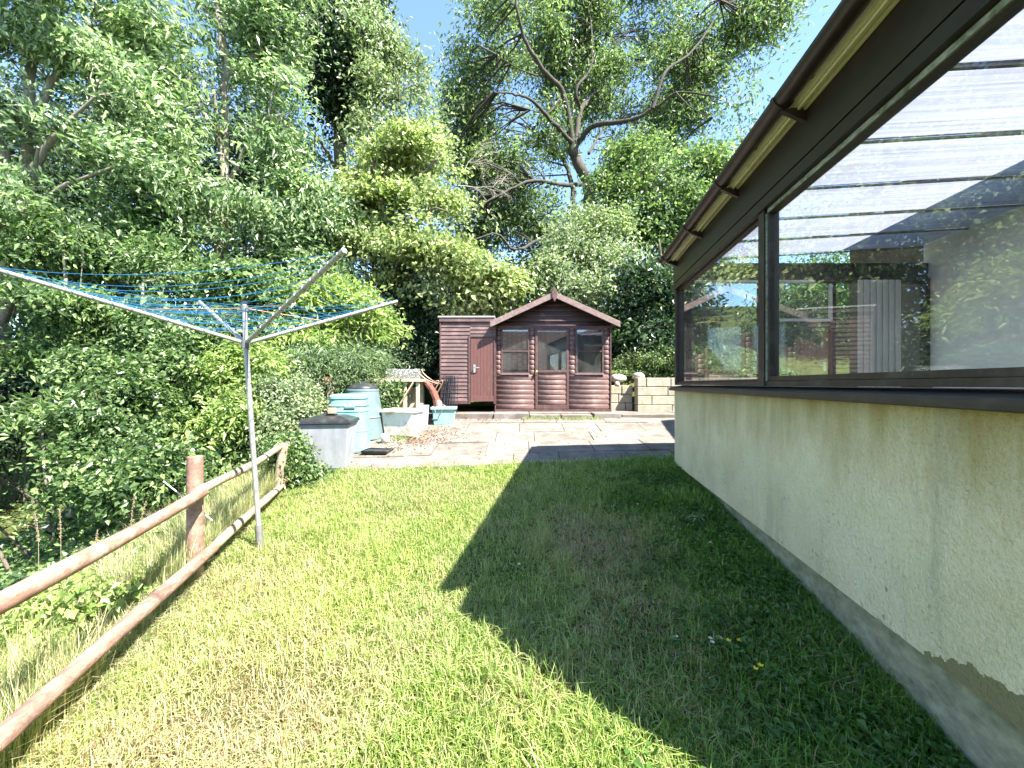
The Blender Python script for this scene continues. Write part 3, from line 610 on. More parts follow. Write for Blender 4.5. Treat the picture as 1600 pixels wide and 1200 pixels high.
# ------------------------------------------------------------------ post and rail fence
def FP(y, h, off=0): return np.array((-1.2 - .294 * y + off, y, EYE - h))
fence = thing('rail_fence', 'low round-railed wooden fence, red-brown near and weathered further off, along the left of the lawn', 'fence', FP(2.9, 1.3))
fo = FP(2.9, 1.3)
def rail(y0, y1, h, r, m, seed, name='rail', dh=0):
    rr = np.random.default_rng(seed); n = 22; t = np.linspace(0, 1, n); pts = np.array([FP(y0 + (y1 - y0) * a, h + dh * a) for a in t]) - fo
    pts[:, 2] += .008 * np.sin(t * 5 + seed) ; pts[:, 0] += .006 * np.sin(t * 7 + seed * 2)
    return B().tube(pts, r * (1 + .05 * np.sin(t * 13 + seed)), 14).obj(name, m, fence)
rail(.2, 2.46, .668, .032, M['rail_red'], 1); rail(2.40, 4.10, .665, .029, M['rail_grey'], 2); rail(4.06, 6.0, .66, .029, M['rail_old'], 3)
rail(.2, 2.60, 1.08, .034, M['rail_old'], 4); rail(2.56, 4.25, 1.075, .031, M['rail_grey'], 5); rail(4.2, 6.0, 1.05, .03, M['rail_old'], 6)
for y, ht, m, tx, ty in ((2.52, .46, 'rail_red', .0, 0), (4.16, .63, 'rail_grey', .10, .0), (5.9, .5, 'rail_old', 0, 0), (.3, .45, 'rail_red', 0, 0)):
    p = FP(y, 0, -.072); zb2 = gz(p[0], p[1]) - .15; b = B(); b.tube([np.array((p[0], p[1], zb2)) - fo, np.array((p[0] + tx, p[1] + ty, EYE - ht)) - fo], [.046, .044], 14); b.obj('post', M[m], fence, bevel=.004)
c0 = P(255, 752, 2.55); c1 = P(330, 812, 2.7)
tag(B().tube([c0, (c0 + c1) / 2 + np.array((0, 0, .004)), c1 + (c1 - c0) * .02], .0045, 6).obj('garden_cane', M['cane']), 'thin white cane leaning through the fence beside the red post', 'cane')

# ------------------------------------------------------------------ bins and clutter on the patio
def at(px, y): x = PX(px, y); return x, y, gz(x, y) + .02
# grey storage bin with black lid
x, y, z = at(516, 5.12)
t = thing('storage_bin', 'grey square plastic dustbin with domed black lid at the lawn corner of the patio', 'bin', (x, y, z - .02), rad(9))
b = B(); hw0, hw1, hh = .245, .285, .58; hd = .2
def fr(hw, d, z): return [(-hw, -d, z), (hw, -d, z), (hw, d, z), (-hw, d, z)]
b.hexa(fr(.245, .2, 0), fr(.28, .24, .56)); b.hexa(fr(.292, .252, .535), fr(.292, .252, .565)); b.obj('body', M['bin_grey'], t, bevel=.022)
b = B(); b.hexa(fr(.31, .27, .566), fr(.305, .265, .61)); b.hexa(fr(.295, .255, .6101), fr(.16, .13, .66)); b.hexa(fr(.07, .05, .6605), fr(.06, .04, .675))
lid = b.obj('lid', M['bin_black'], t, bevel=.012)
b = B(); b.tube([(-.09, 0, .655), (-.07, 0, .69), (.07, 0, .69), (.09, 0, .655)], .012, 8); b.obj('lid_handle', M['bin_black'], lid)
b = B(); b.hexa([(-.05, -.09, 0), (.05, -.09, 0), (.05, .02, 0), (-.05, .02, 0)], [(-.048, -.088, .07), (.048, -.088, .07), (.048, .018, .07), (-.048, .018, .07)])
o = b.obj('brick', M['brick'], bevel=.006, loc=(x + .03, y - .0, z + .665), rot=(0, 0, rad(20))); tag(o, 'reddish half brick weighing down the black lid of the grey bin', 'brick')
# teal compost bin
x, y, z = at(546, 5.78)
t = thing('compost_bin', 'turquoise plastic compost bin standing behind the grey dustbin', 'compost bin', (x, y, z - .02), rad(12))
prof = [(.29, 0), (.295, .03), (.275, .04), (.266, .28), (.270, .285), (.270, .295), (.263, .30), (.255, .56), (.262, .565), (.262, .58), (.252, .59), (.248, .64), (.258, .645), (.258, .66), (.246, .67), (.24, .74), (.252, .75), (.25, .785), (.2, .81), (.19, .812)]
B().lathe(prof, k=40, sq=3, hard=True).obj('body', M['teal'], t)
B().box(-.02, .12, -.272, -.25, .61, .645).obj('hand_grip', M['grey_teal'], t, bevel=.008)
x, y, z = at(567, 6.35)
t = thing('compost_bin', 'grey-green conical compost bin with black domed lid, rearmost of the two', 'compost bin', (x, y, z - .02), 0)
prof = [(.32, 0), (.315, .1), (.29, .32), (.298, .33), (.294, .35), (.285, .36), (.235, .74), (.24, .75), (.237, .775), (.22, .78)]
B().lathe(prof, k=36, sq=.6, hard=True).obj('body', M['grey_teal'], t)
B().lathe([(.23, .781), (.23, .81), (.205, .82), (.175, .85), (.1, .88), (.05, .885), (.045, .90), (.01, .902)], k=24).obj('lid', M['bin_black'], t)
b = B(); b.hexa([(.05, -.37, .03), (.24, -.37, .03), (.24, -.34, .03), (.05, -.34, .03)], [(.06, -.345, .36), (.22, -.345, .36), (.22, -.32, .36), (.06, -.32, .36)]); b.box(.1, .18, -.375, -.35, .22, .25); b.obj('hatch', M['bin_black'], t, bevel=.006)
# tray (upturned black lid)
x, y, z = at(590, 5.55)
b = B(); b.hexa([(-.17, -.10, .0), (.17, -.10, .0), (.17, .10, .0), (-.17, .10, .0)], [(-.19, -.12, .035), (.19, -.12, .035), (.19, .12, .035), (-.19, .12, .035)])
for s in (-1, 1): b.box(-.19, .19, s * .118 - .008, s * .118 + .008, .0351, .05); b.box(s * .182 - .008, s * .182 + .008, -.11, .11, .0351, .05)
b.box(-.12, .1, -.05, .05, .0352, .042)
tag(b.obj('plastic_tray', M['bin_black'], bevel=.005, loc=(x, y, z - .0), rot=(0, 0, rad(-6))), 'shallow black plastic tray lying flat on the paving in front of the compost bins', 'tray')
x, y, z = at(602, 6.0); rock('stone', 'white rounded stone beside the hatch of the compost bin', (x, y, z + .07), (.065, .06, .08), M['white_stone'], 12)
# white sink planter
x, y, z = at(629, 6.45)
t = thing('sink', 'old white rust-stained glazed sink used as a trough on the patio', 'sink', (x, y, z - .02), rad(-14))
b = B(); W0, D0, HT = .26, .17, .40; b.hexa(fr(.235, .16, 0), fr(.275, .2, HT)); 
b.obj('basin', M['enamel'], t, bevel=.02)
b = B()
for s in (-1, 1): b.box(-.30, .30, s * .215 - .02, s * .215 + .02, HT - .02, HT + .03); b.box(s * .285 - .02, s * .285 + .02, -.195, .195, HT - .02, HT + .03)
b.obj('rim', M['enamel'], t, bevel=.012)
B().box(-.262, .262, -.193, .193, HT + .001, HT + .012).obj('soil', M['bark'], t)
# timber stand
YS = 7.05
def qx(px): return PX(px, YS)
def qz(py): return PZ(py, YS)
t = thing('timber_stand', 'pale unpainted timber potting stand with slanting side boards behind the sink', 'workbench', (0, 0, 0))
b = B(); b.box(qx(570), qx(657), YS - .02, YS + .42, qz(596.5), qz(592)); b.obj('top', M['pale_wood'], t, bevel=.004)
gb = gz(qx(630), YS) + .0
for a in (588, 632, 652):
    B().box(qx(a) - .03, qx(a) + .03, YS + .02, YS + .07, gb, qz(596.6)).obj('leg', M['pale_wood'], t, bevel=.004)
    B().box(qx(a) - .03, qx(a) + .03, YS + .34, YS + .39, gb, qz(596.6)).obj('leg', M['pale_wood'], t, bevel=.004)
b = B()
for k in range(5): b.box(qx(612), qx(655), YS + .392, YS + .41, gb + .05 + .125 * k, gb + .17 + .125 * k)
b.obj('back_board', M['pale_wood'], t)
b = B(); b.bar((qx(608), YS - .005, gb + .05), (qx(646), YS - .005, qz(598)), .02, .10, (0, 1, 0)); b.obj('slanting_board', M['pale_wood'], t, bevel=.003)
b = B(); b.bar((qx(572), YS - .0, qz(604)), (qx(612), YS - .0, qz(600)), .09, .09); b.tube([(qx(575), YS - .06, qz(610)), (qx(628), YS - .06, qz(610))], .045, 10); b.obj('cross_log', M['old_wood'], t)
# wire netting roll lying on the stand
b = B(); rr = np.random.default_rng(2); cx, cy, cz = qx(626), YS + .2, qz(592) + .09
for k in range(46):
    xx = -.29 + .58 * k / 45; r = .088 + .012 * math.sin(k * .7) - (.02 if k > 34 else 0)
    th = np.linspace(0, 2 * math.pi, 19); b.tube(np.stack([cx + xx + .02 * np.sin(th * 3 + k), cy + r * np.cos(th), cz - .0 + (r * np.sin(th)) * (.95) + rr.normal(0, .003, 19)], -1), .0022, 4, cap=False)
for k in range(22):
    a = 2 * math.pi * k / 22; xs_ = np.linspace(-.3, .3, 25); b.tube(np.stack([cx + xs_, cy + .09 * math.cos(a) + .006 * np.sin(xs_ * 90 + k), cz + .085 * math.sin(a) + .006 * np.cos(xs_ * 80)], -1), .0022, 4, cap=False)
tag(b.obj('wire_netting_roll', M['wire']), 'roll of silvery wire netting lying on top of the timber stand', 'wire netting')
# grey board
b = B(); x, y, z = at(659, 6.85); b.hexa([(-.1, -.015, 0), (.1, -.015, 0), (.1, .015, 0), (-.1, .015, 0)], [(-.1, .06, .40), (.1, .06, .40), (.1, .09, .40), (-.1, .09, .40)])
tag(b.obj('board', M['board_grey'], bevel=.004, loc=(x, y, z - .02), rot=(0, 0, rad(-10))), 'pale grey board propped upright against the end of the timber stand', 'board')
# wheelbarrow stood on its nose
t = thing('wheelbarrow', 'rusty red wheelbarrow stood up on end against the shed corner, handles in the air', 'wheelbarrow', (PX(675, 7.3), 7.3, gz(PX(675, 7.3), 7.3) + .03))
def wq(px, py, yy=7.3): return P(px, py, yy) - np.array(t.location)
b = B()
pts = [wq(655, 594), wq(664, 600), wq(672, 612), wq(677, 625), wq(679, 640)]
prev = None
for i in range(len(pts) - 1):
    a, c = pts[i], pts[i + 1]; b.hexa([a + (0, -.05, 0), a + (0, .45, 0), a + (.045, .45, .01), a + (.045, -.05, .01)], [c + (0, -.0, 0), c + (0, .40, 0), c + (.045, .40, 0), c + (.045, 0, 0)])
b.obj('tray', M['barrow'], t)
for dy in (0, .42):
    b = B(); b.tube(smoothpath([wq(650, 576) + (0, dy, 0), wq(655, 584) + (0, dy, 0), wq(668, 594) + (0, dy, 0), wq(684, 600) + (0, dy * .7, 0)]), .011, 8); b.obj('handle', M['rod'], t)
    b = B(); b.tube(smoothpath([wq(671, 601) + (0, dy, 0), wq(683, 595) + (0, dy, 0), wq(685, 598) + (0, dy, 0), wq(677, 614) + (0, dy, 0)]), .010, 8); b.obj('leg', M['rod'], t)
wz = .15
b = B(); th = np.linspace(0, 2 * math.pi, 25); b.tube(np.stack([.1 + .12 * np.cos(th), np.full(25, .3), wz + .12 * np.sin(th)], -1), .03, 8, cap=False); b.tube([(.1, .24, wz), (.1, .36, wz)], .02, 8)
for k in range(4): a = k * math.pi / 4; b.tube([(.1 - .11 * math.cos(a), .3, wz - .11 * math.sin(a)), (.1 + .11 * math.cos(a), .3, wz + .11 * math.sin(a))], .006, 5)
b.obj('wheel', M['bin_black'], t)
# teal crate
x, y, z = at(694, 7.15)
t = thing('recycling_box', 'pale turquoise open recycling box by the shed corner', 'box', (x, y, z - .02), rad(5))
b = B(); zt_ = .30
for s in (-1, 1):
    b.hexa([(-.165, s * .12 - .006, 0), (.165, s * .12 - .006, 0), (.165, s * .12 + .006, 0), (-.165, s * .12 + .006, 0)], [(-.2, s * .15 - .006, zt_), (.2, s * .15 - .006, zt_), (.2, s * .15 + .006, zt_), (-.2, s * .15 + .006, zt_)])
    b.hexa([(s * .165 - .006, -.114, 0), (s * .165 + .006, -.114, 0), (s * .165 + .006, .114, 0), (s * .165 - .006, .114, 0)], [(s * .2 - .006, -.144, zt_), (s * .2 + .006, -.144, zt_), (s * .2 + .006, .144, zt_), (s * .2 - .006, .144, zt_)])
b.box(-.16, .16, -.112, .112, .0, .012); b.obj('body', M['crate_teal'], t)
b = B()
for s in (-1, 1): b.box(-.225, .225, s * .165 - .012, s * .165 + .012, zt_ - .03, zt_ + .01); b.box(s * .213 - .012, s * .213 + .012, -.153, .153, zt_ - .03, zt_ + .01)
b.obj('rim', M['crate_teal'], t, bevel=.004)
b = B(); b.tube([(-.15, -.175, zt_ - .03), (-.13, -.19, zt_ - .10), (-.04, -.19, zt_ - .10), (-.02, -.175, zt_ - .03)], .008, 6); b.obj('handle', M['grey_teal'], t)
# black plastic racks leaning on the tool shed
YR = 7.74
t = thing('plastic_rack', 'stack of black slatted plastic racks leaning on the boards of the tool shed', 'rack', (PX(703, YR), YR, gz(PX(703, YR), YR) + .02))
zt3 = PZ(586, YR) - t.location.z; zb3 = .02
for k in range(3):
    b = B(); o = -.1 + k * .07
    for q in range(5): b.bar((o - .10 + .05 * q, -.03 * k, zb3), (o - .05 + .04 * q, .12 - .03 * k, zt3 - .02 * k), .013, .013, (0, 1, 0))
    for q in range(8): zz = zb3 + (zt3 - zb3) * q / 7.2; fy = .12 * q / 7.2 - .03 * k; b.bar((o - .10, fy - .004, zz), (o + .12, fy - .004, zz), .008, .008)
    b.obj('rack_panel', M['bin_black'], t)
rock('stone', 'small mossy stone on the ground between the wheelbarrow and the racks', P(684, 640, 7.5) + np.array((0, 0, .08)), (.08, .07, .10), M['block'], 31)
# weathered beam on posts, left of the compost bins
YW = 6.6
t = thing('timber_trestle', 'weathered grey beam on short posts half hidden in ivy above the compost bins', 'frame', (PX(490, YW), YW, gz(PX(490, YW), YW)))
def wl(p): return np.array(p) - np.array(t.location)
b = B(); b.bar(wl(P(455, 598, YW)), wl(P(524, 598, YW)), .09, .055); b.obj('beam', M['old_wood'], t, bevel=.005)
for a in (463, 516): B().bar((PX(a, YW) - t.location.x, 0, -.3), (PX(a, YW) - t.location.x, 0, EYE - t.location.z - .012), .07, .07, (0, 1, 0)).obj('post', M['old_wood'], t)
p = P(511, 593, YW); tag(B().box(-.055, .055, -.05, .05, 0, .06).obj('brick', M['brick'], bevel=.005, loc=(p[0], p[1], EYE + .0496 - .002)), 'old brick left on the weathered beam', 'brick')

# ------------------------------------------------------------------ leaves, trees and shrubs
def leaves(b, C, Nn, Ln, Wd, rr, fold=.25, axis=None):
    n = len(C); Nn = Nn / (np.linalg.norm(Nn, axis=1)[:, None] + 1e-9); q = rr.normal(size=(n, 3))
    if axis is None: a = np.cross(Nn, q)
    else: a = axis + q * .45; a = a - Nn * (a * Nn).sum(1)[:, None]
    a /= np.linalg.norm(a, axis=1)[:, None] + 1e-9
    s = np.cross(Nn, a); Ln = np.broadcast_to(Ln, (n,))[:, None]; Wd = np.broadcast_to(Wd, (n,))[:, None]
    base = C - a * Ln * .5; tip = C + a * Ln * .5 - np.array((0, 0, .15)) * Ln; lft = C + s * Wd * .5 + Nn * Wd * fold - a * Ln * .08; rgt = C - s * Wd * .5 + Nn * Wd * fold - a * Ln * .08
    V = np.stack([base, rgt, tip, lft], 1).reshape(-1, 3); i = np.arange(n)[:, None] * 4
    b.add(V, [np.concatenate([i + np.array([[0, 1, 2]]), i + np.array([[0, 2, 3]])], 0)]); return b
def twigs(b, A, E, r0, r1, rr, sag=.06, k=3):
    n = len(A); d = E - A; ln = np.linalg.norm(d, axis=1)[:, None] + 1e-6; q = rr.normal(size=(n, 3)); s = np.cross(d / ln, q); s /= np.linalg.norm(s, axis=1)[:, None] + 1e-9; u = np.cross(d / ln, s)
    off = rr.normal(0, .09, (n, 3)) * ln; rings = []
    for t in (0, .33, .66, 1):
        c = A + d * t + off * math.sin(math.pi * t) + np.array((0, 0, 1)) * ln * sag * math.sin(math.pi * t); r = (r0 + (r1 - r0) * t); r = np.broadcast_to(r, (n,))[:, None]
        for j in range(k): th = 2 * math.pi * j / k; rings.append(c + (s * math.cos(th) + u * math.sin(th)) * r)
    V = np.stack(rings, 1).reshape(-1, 3); m = 4 * k; f = []
    for i in range(3):
        for j in range(k): f.append((i * k + j, i * k + (j + 1) % k, (i + 1) * k + (j + 1) % k, (i + 1) * k + j))
    f = (np.arange(n)[:, None, None] * m + np.array(f)[None]).reshape(-1, 4); b.add(V, [f], True)
def gapnoise(p, s, seed):
    o = seed * 1.7; return (np.sin(p[:, 0] * s + o) * np.sin(p[:, 1] * s * 1.1 + 2 * o) + np.sin(p[:, 2] * s * 1.3 + p[:, 0] * s * .6 + o) * np.sin(p[:, 1] * s * .7 - p[:, 2] * s + 3 * o)) * .5
def foliage(blobs, ntip, nleaf, L, Wf, seed, limbpts, gap=-.15, gs=1.4, spray=(.32, .32, .2), inner=.35, r_t=.006, upb=.5):
    """returns (leaf builder, twig builder)"""
    rr = np.random.default_rng(seed); bl = np.array(blobs, float); wgt = (bl[:, 3] * bl[:, 4] * bl[:, 5]) ** (.72); wgt /= wgt.sum()
    tips_ = []; outs = []
    while sum(map(len, tips_)) < ntip:
        k = rr.choice(len(bl), ntip, p=wgt); d = rr.normal(size=(ntip, 3)); d /= np.linalg.norm(d, axis=1)[:, None]; u = rr.uniform(inner ** 2, 1, ntip) ** .5
        p = bl[k, :3] + d * u[:, None] * bl[k, 3:6] * rr.uniform(.86, 1.12, (ntip, 1)); ok = gapnoise(p, gs, seed) + .55 * gapnoise(p[:, [1, 2, 0]], gs * 2.3, seed + 5) > gap
        ok &= p[:, 2] > G(p[:, 0], p[:, 1]) + .05; tips_.append(p[ok]); outs.append(d[ok])
        if len(tips_) > 40: break
    T = np.concatenate(tips_)[:ntip]; O = np.concatenate(outs)[:ntip]; n = len(T)
    lb, tb = B(), B()
    if limbpts is not None:
        LP = np.asarray(limbpts)
        ns = max(6, n // 9); sec = T[rr.choice(n, min(ns, n), False)]
        D = np.linalg.norm(sec[:, None] - LP[None], axis=2) + np.maximum(0, LP[None, :, 2] - sec[:, None, 2]) * 1.2; A = LP[D.argmin(1)]
        sec2 = A + (sec - A) * .8; dl = np.linalg.norm(sec2 - A, axis=1)
        twigs(tb, A, sec2, np.clip(.010 * dl + .006, .008, .034) * min(1.4, r_t / .006), .35 * np.clip(.010 * dl, .005, .02) * min(1.4, r_t / .006), rr, .08, 5)
        S2 = np.concatenate([sec2, A + (sec2 - A) * .6]); D = np.linalg.norm(T[:, None] - S2[None], axis=2); A2 = S2[D.argmin(1)]
        twigs(tb, A2, T, r_t, r_t * .35, rr, .05, 3)
    m = rr.poisson(nleaf, n); idx = np.repeat(np.arange(n), m); N_ = len(idx); off = rr.normal(size=(N_, 3)) * np.array(spray); sc = rr.uniform(.6, 1.35, n)[idx]
    C = T[idx] + off * sc[:, None]; C[:, 2] -= .25 * (np.abs(off[:, 0]) + np.abs(off[:, 1])) * sc
    nrm = rr.normal(size=(N_, 3)) * .55 + np.array((0, 0, upb)) + O[idx] * .4; ok = C[:, 2] > G(C[:, 0], C[:, 1]) + .01
    ll = L * rr.uniform(.6, 1.25, N_) * rr.uniform(.8, 1.25, n)[idx]
    ax = O + rr.normal(size=(n, 3)) * .6 + np.array((0, 0, -.35)); ax /= np.linalg.norm(ax, axis=1)[:, None]; tl = rr.normal(size=(n, 3)) * .45; nrm = nrm + tl[idx]
    leaves(lb, C[ok], nrm[ok], ll[ok], (ll * Wf)[ok], rr, axis=ax[idx][ok]); return lb, tb
def plant(name, label, cat, base, limbs, blobs, lm, bark='bark', ntip=500, nleaf=55, L=.09, Wf=.5, seed=1, group=None, parts=('trunk', 'crown'), **kw):
    """limbs: list of (points, r0, r1). Trunk, limbs and twigs make one mesh; the crown another."""
    base = np.array(base, float); root = thing(name, label, cat, base, 0, group); tb = B(); LP = []
    for i, (pts, r0, r1) in enumerate(limbs):
        sp = smoothpath(pts, 6, wig=r0 * .12, seed=seed * 10 + i); t = np.linspace(0, 1, len(sp)); rr_ = r0 + (r1 - r0) * t ** .8; tb.tube(sp - base, rr_, 10 if r0 > .05 else 6); LP.append(sp[len(sp) // 3 if i == 0 else 1:])
    LPc = np.concatenate(LP) if LP else None
    lb, tw = foliage(blobs, ntip, nleaf, L, Wf, seed, LPc, **kw)
    for v in lb.v: v -= base
    if tw.n:
        for v, f, s in zip(tw.v, tw.f, tw.sm): pass
        o = tb.n
        for v in tw.v: tb.v.append(v - base)
        n0 = tb.n; tb.n += tw.n
        for f, s in zip(tw.f, tw.sm): tb.f.append(f + n0); tb.sm.append(s)
    if tb.n: tb.obj(parts[0], M[bark], root)
    lb.obj(parts[1], lm, root); return root
def bl(px, py, y, rx, rz, ry=None):      # blob from picture position with radii given in pixels
    p = P(px, py, y); s = y / F; return (*p, rx * s, (ry if ry else rx) * s, rz * s)

LM = {
 'ash': leafmat('ash_leaf', [(.04, .07, .034), (.11, .17, .08), (.25, .325, .18), (.47, .53, .38)], .38, rough=.33),
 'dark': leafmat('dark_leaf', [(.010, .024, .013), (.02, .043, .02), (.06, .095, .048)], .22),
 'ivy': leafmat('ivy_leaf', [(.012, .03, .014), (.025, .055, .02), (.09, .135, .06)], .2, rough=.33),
 'maple': leafmat('maple_leaf', [(.10, .135, .05), (.18, .22, .095), (.29, .325, .16), (.42, .43, .27)], .42),
 'oak': leafmat('oak_leaf', [(.045, .075, .035), (.11, .155, .068), (.25, .31, .15)], .38),
 'laurel': leafmat('laurel_leaf', [(.12, .175, .05), (.21, .28, .085), (.38, .43, .18)], .40, rough=.35),
 'bramble': leafmat('bramble_leaf', [(.024, .052, .022), (.08, .135, .048), (.26, .34, .15)], .35, rough=.36),
 'hawthorn': leafmat('hawthorn_leaf', [(.09, .125, .065), (.19, .23, .13), (.38, .42, .28)], .36),
 'bright': leafmat('bright_leaf', [(.06, .095, .035), (.12, .175, .07), (.25, .31, .14)], .40),
 'fern': leafmat('conifer_leaf', [(.05, .09, .045), (.12, .175, .08), (.27, .34, .19)], .32),
}
def gp(px, y): x = PX(px, y); return np.array((x, y, gz(x, y) - .05))

# --- the big spreading tree behind the summerhouse
YT = 17.
def q6(zx, zy, dy=0): return P(640 + .4 * zx, .4 * zy, YT + dy)
b0 = gp(925, YT)
limbs = [([b0, P(922, 400, YT), q6(700, 830), q6(700, 740), q6(650, 620), q6(640, 560)], .44, .30),
 ([q6(640, 570), q6(600, 370, -.5), q6(520, 270, -1.2), q6(450, 150, -1.6), q6(420, 20, -2), q6(400, -150, -2)], .20, .05),
 ([q6(640, 565), q6(560, 480, -1), q6(480, 395, -2), q6(400, 365, -2.6), q6(330, 360, -3)], .15, .03),
 ([q6(650, 570), q6(670, 430, .6), q6(750, 330, 1), q6(810, 200, 1.5), q6(740, 80, 2), q6(715, -60, 2)], .20, .04),
 ([q6(670, 430, .6), q6(650, 350, 0), q6(710, 260, .4), q6(710, 120, .8), q6(690, -30, .8)], .12, .03),
 ([q6(655, 560), q6(720, 490, -.8), q6(860, 470, -1.6), q6(960, 420, -2), q6(1050, 360, -2.5), q6(1200, 380, -3)], .20, .03),
 ([q6(950, 425, -2), q6(1000, 280, -2), q6(1100, 205, -1.5), q6(1180, 90, -1), q6(1210, 0, -1)], .11, .02),
 ([q6(1040, 360, -2.5), q6(1100, 420, -3), q6(1180, 460, -3)], .05, .01),
 ([q6(700, 700), q6(780, 670, -1), q6(850, 640, -1.5), q6(930, 700, -2)], .11, .03),
 ([q6(690, 720), q6(600, 722, -.6), q6(500, 705, -1.4), q6(430, 722, -2), q6(300, 790, -2.6), q6(210, 850, -3)], .15, .03),
 ([q6(430, 715, -2), q6(390, 680, -2.3), q6(330, 740, -2.6)], .06, .02),
 ([P(920, 420, YT + .3), q6(600, 900, -.5), q6(520, 930, -1.2), q6(410, 975, -2), q6(340, 915, -2.4), q6(230, 945, -2.8)], .17, .03),
 ([P(915, 420, YT + 1), q6(645, 830, 1), q6(630, 700, 1), q6(590, 610, 1.3), q6(540, 595, 1.4), q6(530, 540, 1.4)], .24, .07),
 ([q6(590, 380, -.5), q6(540, 440, -1), q6(470, 430, -1.4)], .07, .02), ([q6(700, 600, 0), q6(760, 500, 1), q6(800, 480, 1)], .1, .03),
 ([q6(530, 300, -1), q6(450, 280, -1.5), q6(340, 215, -2)], .07, .015)]
blobs = [bl(760, 120, 17.7, 75, 90, 48), bl(730, 210, 17.7, 50, 75, 48), bl(820, 60, 18.2, 80, 70, 48), bl(900, 20, 19.2, 90, 60, 48), bl(990, 50, 19.2, 90, 65, 48), bl(1070, 110, 17.7, 70, 60, 48), bl(1120, 60, 17.7, 75, 60, 48), bl(1135, 150, 17.2, 45, 45, 45), bl(1040, 180, 18.2, 60, 40, 48), bl(950, 140, 18.7, 60, 50, 48),
 bl(850, 200, 17.7, 60, 60, 48), bl(780, 280, 17.2, 60, 60, 48), bl(750, 350, 17.2, 60, 45, 48), bl(840, 340, 17.2, 50, 45, 48), bl(890, 120, 20.2, 60, 60, 48), bl(1000, 250, 18.2, 60, 45, 48), bl(1180, 20, 17.7, 55, 45, 48), bl(860, -80, 19.2, 150, 60, 48), bl(1020, -70, 19.2, 150, 60, 48), bl(770, 20, 17.2, 50, 45, 48)]
plant('oak_tree', 'tall spreading tree with bare twisting grey limbs behind the summerhouse roof', 'tree', b0, [(a_, b_ * .66, c_ * .7) for a_, b_, c_ in limbs], blobs, LM['oak'], 'bark_mid', 2500, 40, .20, .42, 21, r_t=.008, gap=-.08, gs=1.2, spray=(.36, .36, .34), upb=.2)
# --- yellow-green maple
YM = 11.5; b0 = gp(640, YM)
limbs = [([b0, P(640, 520, YM), P(634, 420, YM), P(628, 300, YM), P(632, 220, YM + .5)], .26, .05), ([P(634, 430, YM), P(690, 380, YM - 1), P(750, 420, YM - 1.5)], .09, .02), ([P(634, 400, YM), P(600, 330, YM - 1), P(580, 250, YM - 1)], .09, .02), ([P(630, 330, YM), P(665, 270, YM - 1), P(690, 240, YM - 1)], .07, .02), ([P(634, 380, YM), P(670, 330, YM - 1.6), P(700, 330, YM - 2)], .06, .02)]
blobs = [bl(650, 240, 11.2, 52, 50), bl(610, 265, 11.4, 40, 35), bl(668, 215, 11.4, 22, 35), bl(685, 300, 10.7, 42, 55), bl(600, 330, 10.5, 60, 60), bl(660, 370, 10.2, 62, 45), bl(715, 405, 10.2, 55, 38), bl(770, 440, 10.2, 48, 30), bl(740, 465, 10.4, 45, 25), bl(680, 440, 10.4, 48, 35), bl(600, 410, 10.2, 50, 30), bl(560, 300, 11.3, 40, 50), bl(800, 430, 10.5, 20, 18)]
plant('maple_tree', 'yellow-green maple with layered drooping foliage left of the sheds', 'tree', b0, limbs, blobs, LM['maple'], 'bark', 600, 50, .125, .7, 22, gap=.06, gs=2.0, spray=(.32, .32, .09), upb=.8)
plant('ivy_clad_tree', 'dark ivy-smothered tree trunk under the yellow maple', 'tree', gp(636, 11.2), [([gp(636, 11.2), P(634, 500, 11.2), P(632, 400, 11.2)], .2, .15)], [bl(634, 450, 11.2, 19, 50), bl(640, 520, 11, 24, 45), bl(655, 545, 10.6, 30, 25), bl(655, 490, 11.2, 20, 30)], LM['ivy'], 'bark', 220, 60, .08, .8, 23, spray=(.15, .15, .15), inner=.7)
# --- tall dark ivy-clad tree
YD = 14.; b0 = gp(540, YD)
limbs = [([b0, P(538, 400, YD), P(533, 250, YD), P(525, 100, YD), P(515, -80, YD)], .34, .12), ([P(533, 280, YD), P(500, 220, YD - 1), P(470, 190, YD - 1.5)], .07, .02), ([P(534, 300, YD), P(575, 240, YD - 1), P(600, 200, YD - 1)], .07, .02), ([P(536, 330, YD), P(505, 290, YD - 1), P(480, 260, YD - 1)], .06, .02)]
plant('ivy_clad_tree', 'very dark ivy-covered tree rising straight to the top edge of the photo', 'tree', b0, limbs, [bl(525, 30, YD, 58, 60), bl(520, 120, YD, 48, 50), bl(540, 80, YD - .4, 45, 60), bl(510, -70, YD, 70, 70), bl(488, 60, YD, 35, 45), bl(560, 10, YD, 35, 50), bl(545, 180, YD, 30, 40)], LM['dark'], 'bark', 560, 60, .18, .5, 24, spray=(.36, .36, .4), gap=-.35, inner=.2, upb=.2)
# --- ashes of the left wood
def simple_tree(name, label, px, y, top_py, r, blobs, lm, bark, seed, lean=0, group=None, **kw):
    b0 = gp(px, y); tp = P(px + lean, top_py, y); mid = (b0 * .4 + tp * .6) + np.array((.1, 0, 0)); limbs = [([b0, b0 * .7 + tp * .3 + np.array((-.06, 0, 0)), mid, tp], r, r * .25)]
    rr = np.random.default_rng(seed)
    for i, q in enumerate(blobs):
        c = np.array(q[:3]); t = np.clip((c[2] - b0[2]) / (tp[2] - b0[2]) - .18, .25, .95); st = b0 + (tp - b0) * t; m_ = (st + c) / 2 + np.array((0, 0, .12 * np.linalg.norm(c - st))) + rr.normal(0, .1, 3)
        if np.linalg.norm(c - st) > .3: limbs.append(([st, m_, c], r * .38, r * .08))
    return plant(name, label, 'tree', b0, limbs, blobs, lm, bark, seed=seed, group=group, **kw)
g1 = 'trees of the wood left of the lawn'
